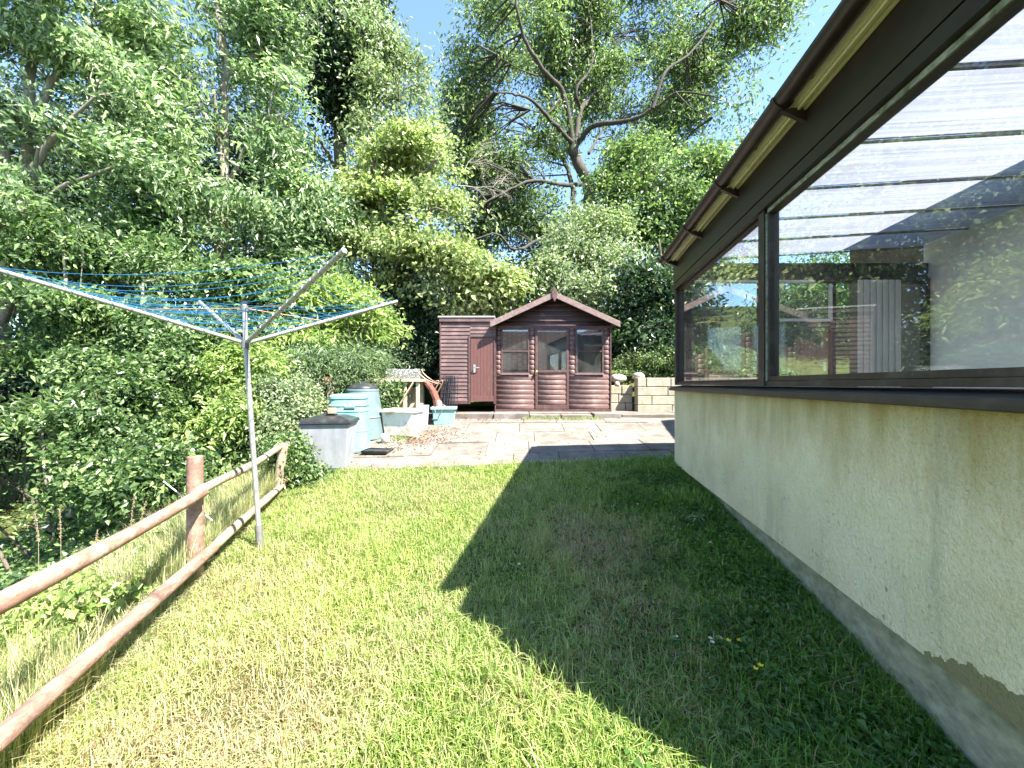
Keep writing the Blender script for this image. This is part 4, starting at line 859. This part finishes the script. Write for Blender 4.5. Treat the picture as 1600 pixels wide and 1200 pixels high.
simple_tree('ash_tree', 'ash with mottled pale trunk standing mid-way along the left wood, above the airer', 340, 10, 60, .20, [bl(330, 120, 9.5, 120, 70), bl(250, 200, 9, 90, 60), bl(420, 180, 9.5, 80, 70), bl(350, 30, 10, 130, 60), bl(300, 260, 8.6, 80, 45), bl(400, 290, 9, 70, 45), bl(330, -90, 10, 200, 90), bl(460, 60, 11, 60, 90), bl(450, 250, 9.6, 45, 45), bl(240, 90, 9.5, 60, 60)], LM['ash'], 'bark_pale', 31, 10, g1, ntip=620, nleaf=46, L=.17, Wf=.34, gap=.18, gs=1.7, spray=(.26, .26, .13), upb=.6)
simple_tree('ash_tree', 'nearest ash at the left edge, thick forked limbs in the top corner', -35, 8, 20, .26, [bl(60, 230, 7.4, 110, 60), bl(150, 150, 7.6, 110, 60), bl(30, 330, 7, 100, 50), bl(180, 260, 7.4, 80, 45), bl(120, 60, 8, 120, 60), bl(-60, 120, 7.5, 120, 100), bl(100, -80, 8, 220, 90), bl(-80, 300, 7, 90, 80)], LM['ash'], 'bark_pale', 32, 90, g1, ntip=600, nleaf=44, L=.155, Wf=.34, gap=.18, gs=1.9, spray=(.24, .24, .11), upb=.6)
simple_tree('ash_tree', 'slender pale-stemmed ash between the edge tree and the mid-wood ash', 172, 9, 260, .07, [bl(160, 360, 8, 90, 40), bl(230, 340, 8.4, 70, 50), bl(110, 400, 7.6, 90, 40), bl(250, 410, 8, 80, 35)], LM['bramble'], 'bark_pale', 33, 0, g1, ntip=330, nleaf=44, L=.14, Wf=.45, gap=.0, gs=2.0, spray=(.24, .24, .12))
simple_tree('ash_tree', 'loose-crowned ash between the mid-wood ash and the dark ivy-covered tree', 470, 11.5, 240, .11, [bl(450, 320, 10.5, 80, 50), bl(500, 350, 10.5, 60, 45), bl(400, 370, 10, 80, 40), bl(540, 330, 11, 50, 50), bl(480, 420, 10, 60, 35), bl(340, 430, 9.5, 70, 35)], LM['ash'], 'bark', 34, 0, g1, ntip=400, nleaf=46, L=.15, Wf=.4, gap=.15, gs=1.9, spray=(.28, .28, .14))
simple_tree('sycamore_tree', 'thin-stemmed pale green tree between the dark ivy tree and the blue gap', 622, 13, 90, .10, [bl(600, 130, 12.5, 42, 55), bl(640, 190, 12.5, 36, 50), bl(590, 220, 12.5, 45, 55), bl(655, 120, 13, 16, 40), bl(580, 60, 13, 35, 40), bl(610, 70, 13, 25, 45), bl(690, 230, 13.5, 20, 45)], LM['hawthorn'], 'bark', 35, 0, g1, ntip=380, nleaf=36, L=.15, Wf=.42, gap=.08, gs=2.2, spray=(.26, .26, .24))
# back row, closing the wood
g2 = 'dark trees closing the back of the wood'
for i, (px, y, tp, bb, lab) in enumerate((
    (-60, 15, 120, [bl(-50, 250, 15, 160, 130), bl(60, 330, 14, 120, 90), bl(0, 480, 13, 150, 100)], 'dark tree in the deepest shade behind the left-edge ash'),
    (150, 16, 120, [bl(150, 250, 16, 140, 120), bl(200, 420, 15, 130, 90), bl(100, 500, 14, 110, 80)], 'dark tree behind the slender pale-stemmed ash'),
    (300, 17, 100, [bl(300, 230, 17, 120, 130), bl(330, 420, 16, 120, 90), bl(300, 530, 14, 130, 70)], 'dark tree behind the mottled mid-wood ash trunk'),
    (430, 18, 120, [bl(430, 250, 18, 90, 120), bl(460, 430, 17, 110, 80), bl(440, 530, 15, 110, 60)], 'dark tree behind the loose-crowned ash'),
    (580, 18, 330, [bl(590, 420, 17, 90, 60), bl(620, 520, 16, 100, 60), bl(700, 500, 16, 70, 55)], 'low dark tree behind the yellow maple'),
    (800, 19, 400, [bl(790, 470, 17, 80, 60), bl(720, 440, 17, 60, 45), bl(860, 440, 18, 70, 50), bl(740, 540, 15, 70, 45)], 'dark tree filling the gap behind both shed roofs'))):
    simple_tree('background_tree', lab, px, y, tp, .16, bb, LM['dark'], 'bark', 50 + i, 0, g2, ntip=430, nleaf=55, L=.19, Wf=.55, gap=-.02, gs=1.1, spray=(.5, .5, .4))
# right-hand background
g3 = 'trees on the bank right of the summerhouse'
simple_tree('field_maple', 'bright green bushy tree above the gutter end, right of the big tree', 1010, 13.5, 240, .16, [bl(1000, 250, 13.5, 50, 45), bl(1040, 310, 13, 60, 55), bl(1080, 270, 13, 45, 45), bl(1000, 340, 13, 60, 50), bl(1090, 340, 12.5, 50, 45), bl(960, 300, 13.5, 40, 50), bl(1060, 390, 12.5, 60, 50), bl(1110, 250, 13, 25, 22)], LM['bright'], 'bark', 36, 10, g3, ntip=480, nleaf=46, L=.145, Wf=.6, gap=-.05, gs=1.8, spray=(.28, .28, .15))
simple_tree('hawthorn_tree', 'pale grey-green small-leaved hawthorn directly behind the summerhouse roof', 905, 12, 360, .10, [bl(900, 385, 11.5, 55, 48), bl(950, 380, 11.6, 45, 50), bl(870, 430, 11, 45, 38), bl(930, 440, 11, 60, 40), bl(985, 420, 11.4, 35, 45), bl(910, 350, 12, 30, 25)], LM['hawthorn'], 'bark', 37, 0, g3, ntip=480, nleaf=46, L=.105, Wf=.6, gap=-.1, gs=2.3, spray=(.24, .24, .2))
simple_tree('holly_tree', 'dark glossy evergreen overhanging the bank between summerhouse and conservatory', 1030, 10.8, 380, .12, [bl(1010, 420, 10.4, 42, 45), bl(1045, 460, 10.2, 45, 60), bl(990, 470, 10.4, 45, 50), bl(1030, 530, 10.0, 60, 42), bl(975, 525, 10.2, 35, 40), bl(1080, 500, 10, 40, 60)], LM['ivy'], 'bark', 38, 0, g3, ntip=420, nleaf=50, L=.125, Wf=.55, gap=-.12, gs=2.2, spray=(.24, .24, .14))
simple_tree('background_tree', 'distant feathery tree top peeping over the conservatory gutter', 1200, 20, 180, .16, [bl(1185, 225, 19, 38, 40), bl(1150, 290, 19, 40, 45), bl(1215, 260, 19, 40, 40), bl(1120, 360, 18, 50, 50), bl(1180, 340, 18, 60, 50)], LM['bright'], 'bark', 39, 0, None, ntip=420, nleaf=42, L=.15, Wf=.5, gap=-.1, gs=1.4, spray=(.4, .4, .4))
# right: trees seen through the far-end glazing of the conservatory
simple_tree('background_tree', 'dark tree beyond the conservatory, seen through its end windows', 1330, 13, 330, .2, [bl(1330, 450, 12, 120, 80), bl(1250, 500, 12, 80, 70), bl(1420, 480, 12, 90, 80)], LM['bramble'], 'bark', 40, 0, None, ntip=500, nleaf=55, L=.12, Wf=.5, gap=-.35, gs=1.5)

# --- shrubs
def shrub(name, label, blobs, lm, seed, group=None, bark='bark', stems=6, **kw):
    c = np.mean([q[:3] for q in blobs], axis=0); base = np.array((c[0], c[1] + .1, gz(c[0], c[1]) - .03)); rr = np.random.default_rng(seed); limbs = []
    for q in blobs:
        for k in range(max(1, stems // len(blobs))):
            e = np.array(q[:3]) + rr.normal(0, .4, 3) * np.array(q[3:6]); s = base + np.array((*rr.normal(0, .15, 2), 0)); limbs.append(([s, (s + e) / 2 + rr.normal(0, .12, 3) , e], .022, .008))
    return plant(name, label, 'shrub', base, limbs, blobs, lm, bark, seed=seed, group=group, parts=('stems', 'foliage'), **kw)
g4 = 'shrubs beyond the rail fence'
shrub('bramble_bush', 'arching bramble thicket below the airer arm, left of the red fence post', [bl(200, 640, 4.6, 75, 60), bl(150, 740, 4.2, 80, 60), bl(250, 740, 4.0, 60, 60), bl(230, 590, 5.0, 60, 45), bl(150, 575, 5.2, 35, 40), bl(270, 545, 5.4, 30, 40), bl(205, 545, 5.6, 22, 40)], LM['bramble'], 61, g4, ntip=560, nleaf=36, L=.066, Wf=.6, spray=(.12, .12, .06), gap=-.05, gs=3.5, r_t=.003)
shrub('elder_bush', 'shady elder bush at the left edge of the photo beyond the fence', [bl(40, 560, 5.2, 90, 60), bl(-20, 700, 4.6, 90, 90), bl(60, 830, 3.9, 70, 50), bl(90, 480, 5.6, 80, 40), bl(20, 640, 4.2, 60, 40)], LM['bramble'], 62, g4, ntip=420, nleaf=36, L=.08, Wf=.42, spray=(.14, .14, .06), gap=.18, gs=2.6, r_t=.003)
shrub('hazel_bush', 'mid-green leafy bush between the bramble thicket and the yellow laurel', [bl(310, 600, 5.6, 60, 70), bl(300, 500, 6.2, 80, 50), bl(330, 700, 5.0, 60, 50), bl(380, 450, 7, 60, 40)], LM['bramble'], 63, g4, ntip=560, nleaf=36, L=.085, Wf=.65, spray=(.15, .15, .07), gap=-.02, gs=2.8, r_t=.003)
shrub('laurel_bush', 'bright yellow-green laurel behind the airer pole', [bl(340, 590, 5.2, 32, 45), bl(375, 640, 4.9, 32, 45), bl(330, 665, 4.9, 35, 32), bl(400, 560, 5.6, 50, 30)], LM['laurel'], 64, g4, ntip=200, nleaf=26, L=.085, Wf=.42, spray=(.11, .11, .09), gap=-.3, gs=4, r_t=.003, upb=.8)
shrub('laurel_bush', 'large glossy yellow-green laurel filling the space under the airer right arm', [bl(470, 480, 7.4, 50, 40), bl(530, 470, 7.6, 50, 40), bl(580, 500, 7.6, 40, 40), bl(430, 520, 7, 30, 40), bl(500, 520, 7.2, 50, 30)], LM['laurel'], 65, g4, ntip=330, nleaf=28, L=.13, Wf=.36, spray=(.17, .17, .12), gap=-.3, gs=2.8, r_t=.003, upb=.7)
shrub('conifer_bush', 'feathery drooping conifer just above the compost bins', [bl(500, 560, 6.9, 60, 28), bl(560, 560, 7.2, 50, 30), bl(460, 570, 6.8, 35, 30), bl(540, 590, 7.2, 55, 25)], LM['fern'], 66, g4, ntip=360, nleaf=60, L=.075, Wf=.22, spray=(.2, .2, .06), gap=-.3, gs=3, r_t=.003, upb=.9)
shrub('ivy_mound', 'column of variegated ivy swallowing the fence end beside the grey bin', [bl(425, 620, 5.2, 24, 30), bl(430, 670, 5.0, 26, 34), bl(470, 650, 5.4, 26, 40), bl(455, 610, 5.6, 36, 20)], LM['hawthorn'], 67, g4, ntip=330, nleaf=40, L=.045, Wf=.85, spray=(.08, .08, .08), gap=-.5, r_t=.003, inner=.6)
shrub('ivy_mound', 'ivy scrambling over the logs of the timber stand', [bl(603, 625, 6.9, 16, 24), bl(585, 640, 6.9, 18, 22), bl(610, 606, 6.9, 14, 10)], LM['bramble'], 68, g4, ntip=90, nleaf=34, L=.05, Wf=.85, spray=(.07, .07, .07), gap=-.6, r_t=.003, inner=.5)
shrub('fence_weeds', 'low ivy and nettles spilling under the fence next to the grey bin', [bl(465, 735, 4.6, 30, 22), bl(440, 760, 4.4, 26, 18), bl(500, 742, 4.75, 24, 9), bl(435, 715, 4.3, 22, 28), bl(455, 700, 4.6, 24, 20)], LM['bramble'], 69, g4, ntip=260, nleaf=30, L=.045, Wf=.7, spray=(.07, .07, .06), gap=-.6, r_t=.0025, inner=.3)
shrub('golden_shrub', 'yellow-leaved low shrub at the bottom of the left edge below the top rail', [(-2.5, 1.8, .25, .42, .35, .16), (-2.3, 2.1, .28, .3, .3, .14), (-2.75, 1.6, .1, .3, .4, .16)], LM['laurel'], 70, g4, ntip=230, nleaf=26, L=.042, Wf=.6, spray=(.07, .07, .04), gap=-.6, r_t=.002, upb=1.0)
shrub('bank_bush', 'dark ivy bush leaning over the right end of the retaining wall', [bl(1010, 560, 9.3, 40, 16), bl(1060, 560, 9.3, 50, 25), bl(975, 570, 9.3, 20, 10)], LM['bright'], 71, None, ntip=300, nleaf=34, L=.05, Wf=.65, spray=(.12, .12, .06), gap=-.5, r_t=.003, inner=.3, upb=.9)
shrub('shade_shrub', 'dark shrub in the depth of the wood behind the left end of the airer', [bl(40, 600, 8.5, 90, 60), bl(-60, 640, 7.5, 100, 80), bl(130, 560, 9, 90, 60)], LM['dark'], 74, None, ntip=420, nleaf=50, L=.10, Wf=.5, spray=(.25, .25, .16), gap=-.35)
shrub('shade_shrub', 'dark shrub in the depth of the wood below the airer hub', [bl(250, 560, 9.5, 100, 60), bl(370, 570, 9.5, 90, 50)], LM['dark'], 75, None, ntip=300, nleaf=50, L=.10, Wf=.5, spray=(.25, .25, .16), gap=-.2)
for i_, (px_, y_, tp_, ln_, lab_) in enumerate(((213, 6.6, 440, 10, 'leftmost of the thin bare-stemmed saplings below the airer'), (238, 7.0, 420, -6, 'thin leaning sapling stem just right of its neighbour below the airer'), (112, 6.8, 380, -14, 'thicker dark sapling stem in the shade at the left'))):
    b0_ = gp(px_, y_); tp = P(px_ + ln_, tp_, y_)
    plant('sapling', lab_, 'tree', b0_, [([b0_, b0_ * .6 + tp * .4 + np.array((.05, 0, 0)), tp], .045 + .02 * (i_ == 2), .02), ([b0_ * .5 + tp * .5, b0_ * .3 + tp * .7 + np.array((.2, 0, .1)), tp + np.array((.35, 0, -.1))], .015, .006)], [(*(tp + np.array((0, 0, .1))), .5, .4, .35), (*(tp + np.array((.3, 0, -.1))), .3, .3, .25)], LM['bramble'], 'bark_pale', 60, 34, .08, .5, 80 + i_, 'saplings in the shade of the wood', spray=(.16, .16, .08))
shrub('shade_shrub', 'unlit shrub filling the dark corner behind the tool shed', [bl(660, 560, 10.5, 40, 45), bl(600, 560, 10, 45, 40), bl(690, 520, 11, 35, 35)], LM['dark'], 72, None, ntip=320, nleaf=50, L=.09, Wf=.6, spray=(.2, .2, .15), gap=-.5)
# bare dead twigs left of the big tree
b = B(); rr = np.random.default_rng(5); base = P(760, 300, 14.2)
dead = thing('dead_branch', 'bare pale dead branches tangled in the lower left of the big tree', 'branch', base)
def grow(p, d, ln, r, lv):
    q = p + d * ln; m_ = (p + q) / 2 + rr.normal(0, .06, 3) * ln; b.tube(np.array([p, m_, q]) - base, [r, r * .8, r * .6], 4)
    if lv: 
        for k in range(3): dd = d + rr.normal(0, .5, 3); grow(q if k else m_, dd / np.linalg.norm(dd), ln * .68, r * .6, lv - 1)
grow(P(715, 290, 14.2), np.array((.9, 0, -.1)), .8, .022, 5); grow(P(712, 285, 14.2), np.array((.5, 0, .8)), .9, .02, 4); b.obj('twigs', M['twig_pale'], dead)

# ------------------------------------------------------------------ grass and ground plants (nobody could count them)
def blades(b, X, Y, Hh, Wd, rr, lean=.5, z=None):
    n = len(X); z = G(X, Y) if z is None else z; a = rr.uniform(0, 2 * math.pi, n); ln = rr.normal(0, lean, n); dx, dy = np.cos(a), np.sin(a); c, s = np.cos(a + 1.4), np.sin(a + 1.4)
    base = np.stack([X, Y, z - .004], -1); mid = base + np.stack([dx * Hh * ln * .35, dy * Hh * ln * .35, Hh * .6], -1); tip = base + np.stack([dx * Hh * ln * 1.1, dy * Hh * ln * 1.1, Hh * (1 - .25 * np.abs(ln))], -1); sv_ = np.stack([c, s, 0 * c], -1) * Wd[:, None] * .5
    V = np.stack([base - sv_, base + sv_, mid + sv_ * .8, mid - sv_ * .8, tip], 1).reshape(-1, 3); i = np.arange(n)[:, None] * 5
    b.add(V, [np.concatenate([i + np.array([[0, 1, 2]]), i + np.array([[0, 2, 3]]), i + np.array([[3, 2, 4]])], 0)], False)
def patchfn(n, col):
    # straw where the turf is worn: real bald patches with their own place on the lawn
    tc = n.nodes.new('ShaderNodeTexCoord'); v = tc.outputs['Object']; f = noise(n, v, 1.6, 5, .65); g = n.nodes.new('ShaderNodeNewGeometry')
    def blob(x, y, r):
        d = n.nodes.new('ShaderNodeVectorMath'); d.operation = 'DISTANCE'; sp = n.nodes.new('ShaderNodeVectorMath'); sp.operation = 'MULTIPLY'; sp.inputs[1].default_value = (1, .8, 0); n.links.new(v, sp.inputs[0]); n.links.new(sp.outputs[0], d.inputs[0]); d.inputs[1].default_value = (x, y * .8, 0)
        mr = N(n, 'ShaderNodeMapRange'); n.links.new(d.outputs['Value'], mr.inputs[0]); mr.inputs[1].default_value = r; mr.inputs[2].default_value = r * .25; return mr.outputs[0]
    m_ = math_(n, 'ADD', blob(.62, 2.75, .62), blob(-1.15, 1.45, .6)); m_ = math_(n, 'ADD', m_, math_(n, 'MULTIPLY', blob(-1.6, 2.3, .6), .5)); m_ = math_(n, 'ADD', m_, math_(n, 'MULTIPLY', blob(.55, 1.9, .4), .5))
    m_ = math_(n, 'ADD', math_(n, 'MULTIPLY', m_, .62), math_(n, 'MULTIPLY', math_(n, 'SUBTRACT', f, .40), 1.3))
    th = math_(n, 'LESS_THAN', g.outputs['Random Per Island'], m_)
    rnd = N(n, 'ShaderNodeTexWhiteNoise'); rnd.noise_dimensions = '1D'; n.links.new(g.outputs['Random Per Island'], rnd.inputs['W'])
    straw = ramp(n, rnd.outputs[0], [(0, (.22, .15, .08)), (.5, (.38, .29, .17)), (1, (.5, .42, .28))]).outputs[0]
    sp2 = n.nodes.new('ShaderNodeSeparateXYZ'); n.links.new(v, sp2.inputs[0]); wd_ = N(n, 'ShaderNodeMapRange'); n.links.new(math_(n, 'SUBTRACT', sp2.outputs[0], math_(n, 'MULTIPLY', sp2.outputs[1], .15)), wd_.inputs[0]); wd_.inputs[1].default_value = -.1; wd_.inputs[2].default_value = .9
    shade_col = mixc(n, col, mixc(n, col, (.46, .74, .30), 1.0, 'MULTIPLY'), wd_.outputs[0])      # shaded strip by the wall: darker, greener shade put into the blade colour
    return mixc(n, shade_col, straw, th)
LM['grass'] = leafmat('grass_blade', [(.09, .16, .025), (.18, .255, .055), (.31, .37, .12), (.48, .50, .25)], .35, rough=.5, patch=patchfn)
LM['rough'] = leafmat('rough_grass', [(.10, .16, .04), (.19, .24, .09), (.4, .34, .2), (.6, .52, .36)], .3, rough=.6)
rr = np.random.default_rng(77)
def xr_(y): return 1.25 + .15 * y
def lawn(y0, y1, dens, seed):
    A = (y1 - y0) * 4.6; n = int(dens * A); X = rr.uniform(-2.9, 2.0, n); Y = rr.uniform(y0, y1, n); e = .035 * np.sin(X * 9) + .025 * np.sin(X * 23)
    ok = (X > -1.22 - .294 * Y) & (X < xr_(Y)) & (Y < 4.95 + e) & (np.abs(X) < 1.42 * Y + .25); return X[ok], Y[ok]
b = B()
for y0, y1, dens in ((.75, 1.5, 21000), (1.5, 2.4, 16000), (2.4, 3.5, 11000), (3.5, 5.0, 7500)):
    X, Y = lawn(y0, y1, dens, 0); n = len(X)
    shade = 1.0 + .5 * sstep(.2, 1.3, X - .1 * Y); cl = .5 + .5 * gapnoise(np.stack([X * 6, Y * 6, X * 0], -1), 1., 3)
    H_ = rr.uniform(.016, .049, n) * (.7 + .75 * cl) * shade + (rr.random(n) < .02) * .04; W_ = rr.uniform(.0018, .0042, n) * (1 + .12 * Y)
    zz = G(X, Y) + .012 * np.sin(X * 5.1 + Y * 2) * np.sin(Y * 4.3 - X) * (Y < 4.6)
    sh_ = sstep(.1, .9, X - .1 * Y); keep = rr.random(n) > .5 * sh_; H_ = H_ * (1 + .7 * sh_ * cl); X, Y, H_, W_, zz = X[keep], Y[keep], H_[keep], W_[keep], zz[keep]
    blades(b, X, Y, H_, W_, rr, .85, zz)
# longer tufts
n = 1150; cx_ = np.concatenate([rr.uniform(-2.2, 1.9, 650), rr.uniform(.1, 1.9, 500)]); cy_ = rr.uniform(1.0, 4.9, n); k = np.repeat(np.arange(n), 26); X = cx_[k] + rr.normal(0, .022, len(k)); Y = cy_[k] + rr.normal(0, .022, len(k)); ok = (X > -1.2 - .294 * Y) & (X < xr_(Y)); X, Y = X[ok], Y[ok]
blades(b, X, Y, rr.uniform(.05, .115, len(X)), rr.uniform(.0024, .0048, len(X)), rr, 1.0)
# fringe along plinth and fence
n = 9000; Y = rr.uniform(.9, 4.9, n); X = xr_(Y) - np.abs(rr.normal(0, .05, n)); blades(b, X, Y, rr.uniform(.03, .1, n), rr.uniform(.002, .0035, n), rr, .6)
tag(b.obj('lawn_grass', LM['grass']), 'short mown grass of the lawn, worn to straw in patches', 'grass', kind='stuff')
b = B(); n = 110000; Y = .7 + 4.6 * rr.random(n) ** 1.3; d = np.abs(rr.normal(0, .8, n)) ; X = -1.2 - .294 * Y - d - .01; cl = .5 + .5 * gapnoise(np.stack([X * 4, Y * 4, X * 0], -1), 1., 5)
ok = d < 2.4; X, Y, cl = X[ok], Y[ok], cl[ok]; n = len(X); blades(b, X, Y, rr.uniform(.05, .22, n) * (.5 + cl) * (.45 + .55 * sstep(.0, .25, -1.2 - .294 * Y - X)), rr.uniform(.002, .0045, n), rr, .7)
n = 26000; Y = 1.2 + 3.9 * rr.random(n); d = .05 + np.abs(rr.normal(0, .4, n)); X = -1.2 - .294 * Y - d; cl = gapnoise(np.stack([X * 3, Y * 3, X * 0], -1), 1., 6); ok = (d < 1.1) & (cl > -.25); X, Y = X[ok], Y[ok]; n = len(X); blades(b, X, Y, rr.uniform(.18, .42, n), rr.uniform(.002, .004, n), rr, .35)
tag(b.obj('rough_grass', LM['rough']), 'uncut grass going to straw under and beyond the rail fence', 'grass', kind='stuff')
# tall seeding stalks, each one a thing
gs_ = 'dry seeding grass stalks beyond the fence'
for i, (px, py0, py1, y, lab) in enumerate(((60, 900, 800, 2.3, 'leftmost dry seeding stalk beyond the fence, nearly upright'), (95, 885, 795, 2.6, 'dry stalk second from the left edge, leaning slightly left'), (150, 880, 828, 2.2, 'shortest dry stalk of the group left of the red post'), (205, 860, 770, 2.9, 'dry stalk with curved head midway between edge and red post'), (218, 850, 782, 2.7, 'dry stalk nearest to the red fence post'))):
    a = P(px, py1 + 45, y); e = P(px - 6 + 4 * i, py1, y); g0 = np.array((a[0], a[1], gz(a[0], a[1]) - .02)); rt = thing('grass_stalk', lab, 'grass stalk', g0, 0, gs_)
    sp = smoothpath([g0, a, e], 5) - g0; B().tube(sp, .0016, 4).obj('stem', M['cane_dry'], rt)
    hb = B(); nL = 90; t = rr.random(nL); C = (a - g0) + (e - a) * t[:, None] ; C = C + rr.normal(0, .003, (nL, 3)); leaves(hb, C, rr.normal(size=(nL, 3)), .012, .004, rr); hb.obj('seed_head', M['cane_dry'], rt)
# broad-leaved weeds along the shaded side
b = B(); n = 2300; Y = rr.uniform(.95, 4.4, n); X = xr_(Y) - np.abs(rr.normal(0, .42, n)); ok = (X > .35) & (X < xr_(Y) - .02); X, Y = X[ok], Y[ok]; k = np.repeat(np.arange(len(X)), 5); C = np.stack([X[k] + rr.normal(0, .02, len(k)), Y[k] + rr.normal(0, .02, len(k)), G(X[k], Y[k]) + rr.uniform(.02, .065, len(k))], -1)
leaves(b, C, rr.normal(0, .35, (len(k), 3)) + (0, 0, 1), rr.uniform(.018, .042, len(k)), rr.uniform(.014, .032, len(k)), rr)
tag(b.obj('lawn_weeds', leafmat('weed_leaf', [(.03, .075, .015), (.06, .13, .025), (.10, .18, .04)], .35)), 'clover and other broad-leaved weeds along the shaded foot of the wall', 'weeds', kind='stuff')
# ground cover on the bank behind the retaining wall
b = B(); n = 26000; X = rr.uniform(2.1, 6.5, n); Y = rr.uniform(8.78, 12, n); C = np.stack([X, Y, G(X, Y) + rr.uniform(.02, .3, n) * (.5 + .5 * gapnoise(np.stack([X * 3, Y * 3, X * 0], -1), 1, 2))], -1); leaves(b, C, rr.normal(0, .5, (n, 3)) + (0, -.3, .8), rr.uniform(.04, .09, n), rr.uniform(.03, .06, n), rr)
tag(b.obj('bank_ground_cover', LM['bright']), 'sunlit leafy ground cover on the bank above the retaining wall', 'ground cover', kind='stuff')
# woodland floor plants on the left
b = B(); n = 60000; Y = rr.uniform(2.5, 16, n); X = -1.6 - .294 * Y - np.abs(rr.normal(0, 3.0, n)); C = np.stack([X, Y, G(X, Y) + rr.uniform(.0, .3, n)], -1); leaves(b, C, rr.normal(0, .6, (n, 3)) + (0, 0, .8), rr.uniform(.04, .1, n), rr.uniform(.03, .06, n), rr)
tag(b.obj('woodland_undergrowth', LM['bramble']), 'ivy and nettles covering the woodland floor', 'undergrowth', kind='stuff')
# dead leaves swept against the bins and weeds in the joints
b = B(); n = 900; X = np.concatenate([rr.normal(-1.45, .35, n // 2), rr.uniform(-2.4, 1.9, n // 2)]); Y = np.concatenate([6.2 + rr.normal(0, .28, n // 2) + .5 * (X[:n // 2] + 1.45), np.where(rr.random(n // 2) < .5, rr.normal(7.42, .05, n // 2), rr.uniform(5, 7.4, n // 2))]); C = np.stack([X, Y, G(X, Y) + .025 + rr.uniform(0, .012, n)], -1)
ok = rr.random(n) < np.where(np.arange(n) < n // 2, 1, .45); leaves(b, C[ok], (rr.normal(0, .35, (n, 3)) + (0, 0, 1))[ok], .04, .022, rr)
tag(b.obj('leaf_litter', leafmat('dead_leaf', [(.12, .06, .03), (.2, .11, .05), (.28, .19, .1)], .1, 1)), 'dead brown leaves scattered on the paving', 'leaf litter', kind='stuff')
b = B(); n = 1500; X = np.concatenate([rr.normal(-1.2, .06, 200), rr.uniform(.2, 1.7, 600), rr.normal(-1.75, .1, 200), rr.uniform(-2.4, 1.8, 500)]); Y = np.concatenate([rr.normal(7.1, .04, 200), rr.normal(7.44, .03, 600), rr.normal(6.2, .05, 200), rr.normal(4.96, .05, 500)]); blades(b, X, Y, rr.uniform(.02, .075, n), rr.uniform(.004, .008, n), rr, .9, G(X, Y) + .02)
tag(b.obj('joint_weeds', LM['laurel']), 'small weeds sprouting from the joints of the paving', 'weeds', kind='stuff')

# ------------------------------------------------------------------ daisies and buttercups
def flower(px, py, yellow, lab):
    y = 1.2
    for _ in range(30): y = (EYE - gz(PX(px, y), y) - .05) * F / (py - 600)
    x = PX(px, y); z = gz(x, y); r = .014 if yellow else .011
    t = thing('buttercup' if yellow else 'daisy', lab, 'flower', (x, y, z), 0, 'buttercups in the shaded lawn' if yellow else 'daisies in the shaded lawn')
    B().tube([(0, 0, -.005), (.004, 0, .03), (0, 0, .05)], .0012, 5).obj('stem', LM['bright'], t)
    b = B(); k = 5 if yellow else 12
    for i in range(k):
        a = 2 * math.pi * i / k; wv = .75 * math.pi / k; b.add([(0, 0, .05), (r * .7 * math.cos(a - wv), r * .7 * math.sin(a - wv), .053), (r * math.cos(a), r * math.sin(a), .055), (r * .7 * math.cos(a + wv), r * .7 * math.sin(a + wv), .053)], [np.array([[0, 1, 2, 3]])])
    b.obj('petals', M['petal_yellow'] if yellow else M['petal_white'], t)
    B().lathe([(r * .32, .0515), (r * .25, .055), (.0005, .0565)], k=8).obj('flower_centre', M['petal_yellow'], t)
for px, py, l in ((1138, 1001, 'upper left buttercup of the pair beside the three daisies'), (1156, 1001, 'buttercup right of its twin beside the three daisies'), (1180, 1045, 'largest buttercup, nearest the camera'), (1188, 1040, 'small buttercup just behind the largest one')): flower(px, py, True, l)
for px, py, l in ((1110, 998, 'leftmost daisy of the three beside the buttercups'), (1113, 1004, 'nearest daisy of the three beside the buttercups'), (1126, 998, 'rightmost daisy of the three beside the buttercups'), (1062, 780, 'daisy closest to the conservatory corner'), (1066, 788, 'second daisy from the conservatory corner'), (1110, 848, 'daisy by the tall weed near the plinth'), (1130, 868, 'lower daisy by the tall weed'), (1172, 855, 'daisy right against the plinth'), (996, 788, 'lone daisy near the far end of the shaded lawn'), (811, 882, 'lone daisy on the left of the shaded lawn'), (1056, 995, 'single daisy left of the buttercups')): flower(px, py, False, l)
# the tall weed
w0 = np.array((PX(1085, 3.0), 3.0, gz(PX(1085, 3.0), 3.0))); t = thing('thistle', 'taller jagged-leaved weed standing in the shaded grass near the wall', 'weed', w0)
b = B(); n = 60; a = rr.uniform(0, 6.28, n); hh = rr.uniform(.02, .11, n); rr2 = rr.uniform(.03, .09, n); C = np.stack([rr2 * np.cos(a), rr2 * np.sin(a), hh], -1); leaves(b, C, np.stack([np.cos(a) * .4, np.sin(a) * .4, np.ones(n)], -1), .06, .018, rr); b.obj('foliage', LM['bright'], t); B().tube([(0, 0, -.01), (0, 0, .1)], .003, 5).obj('stem', LM['bright'], t)
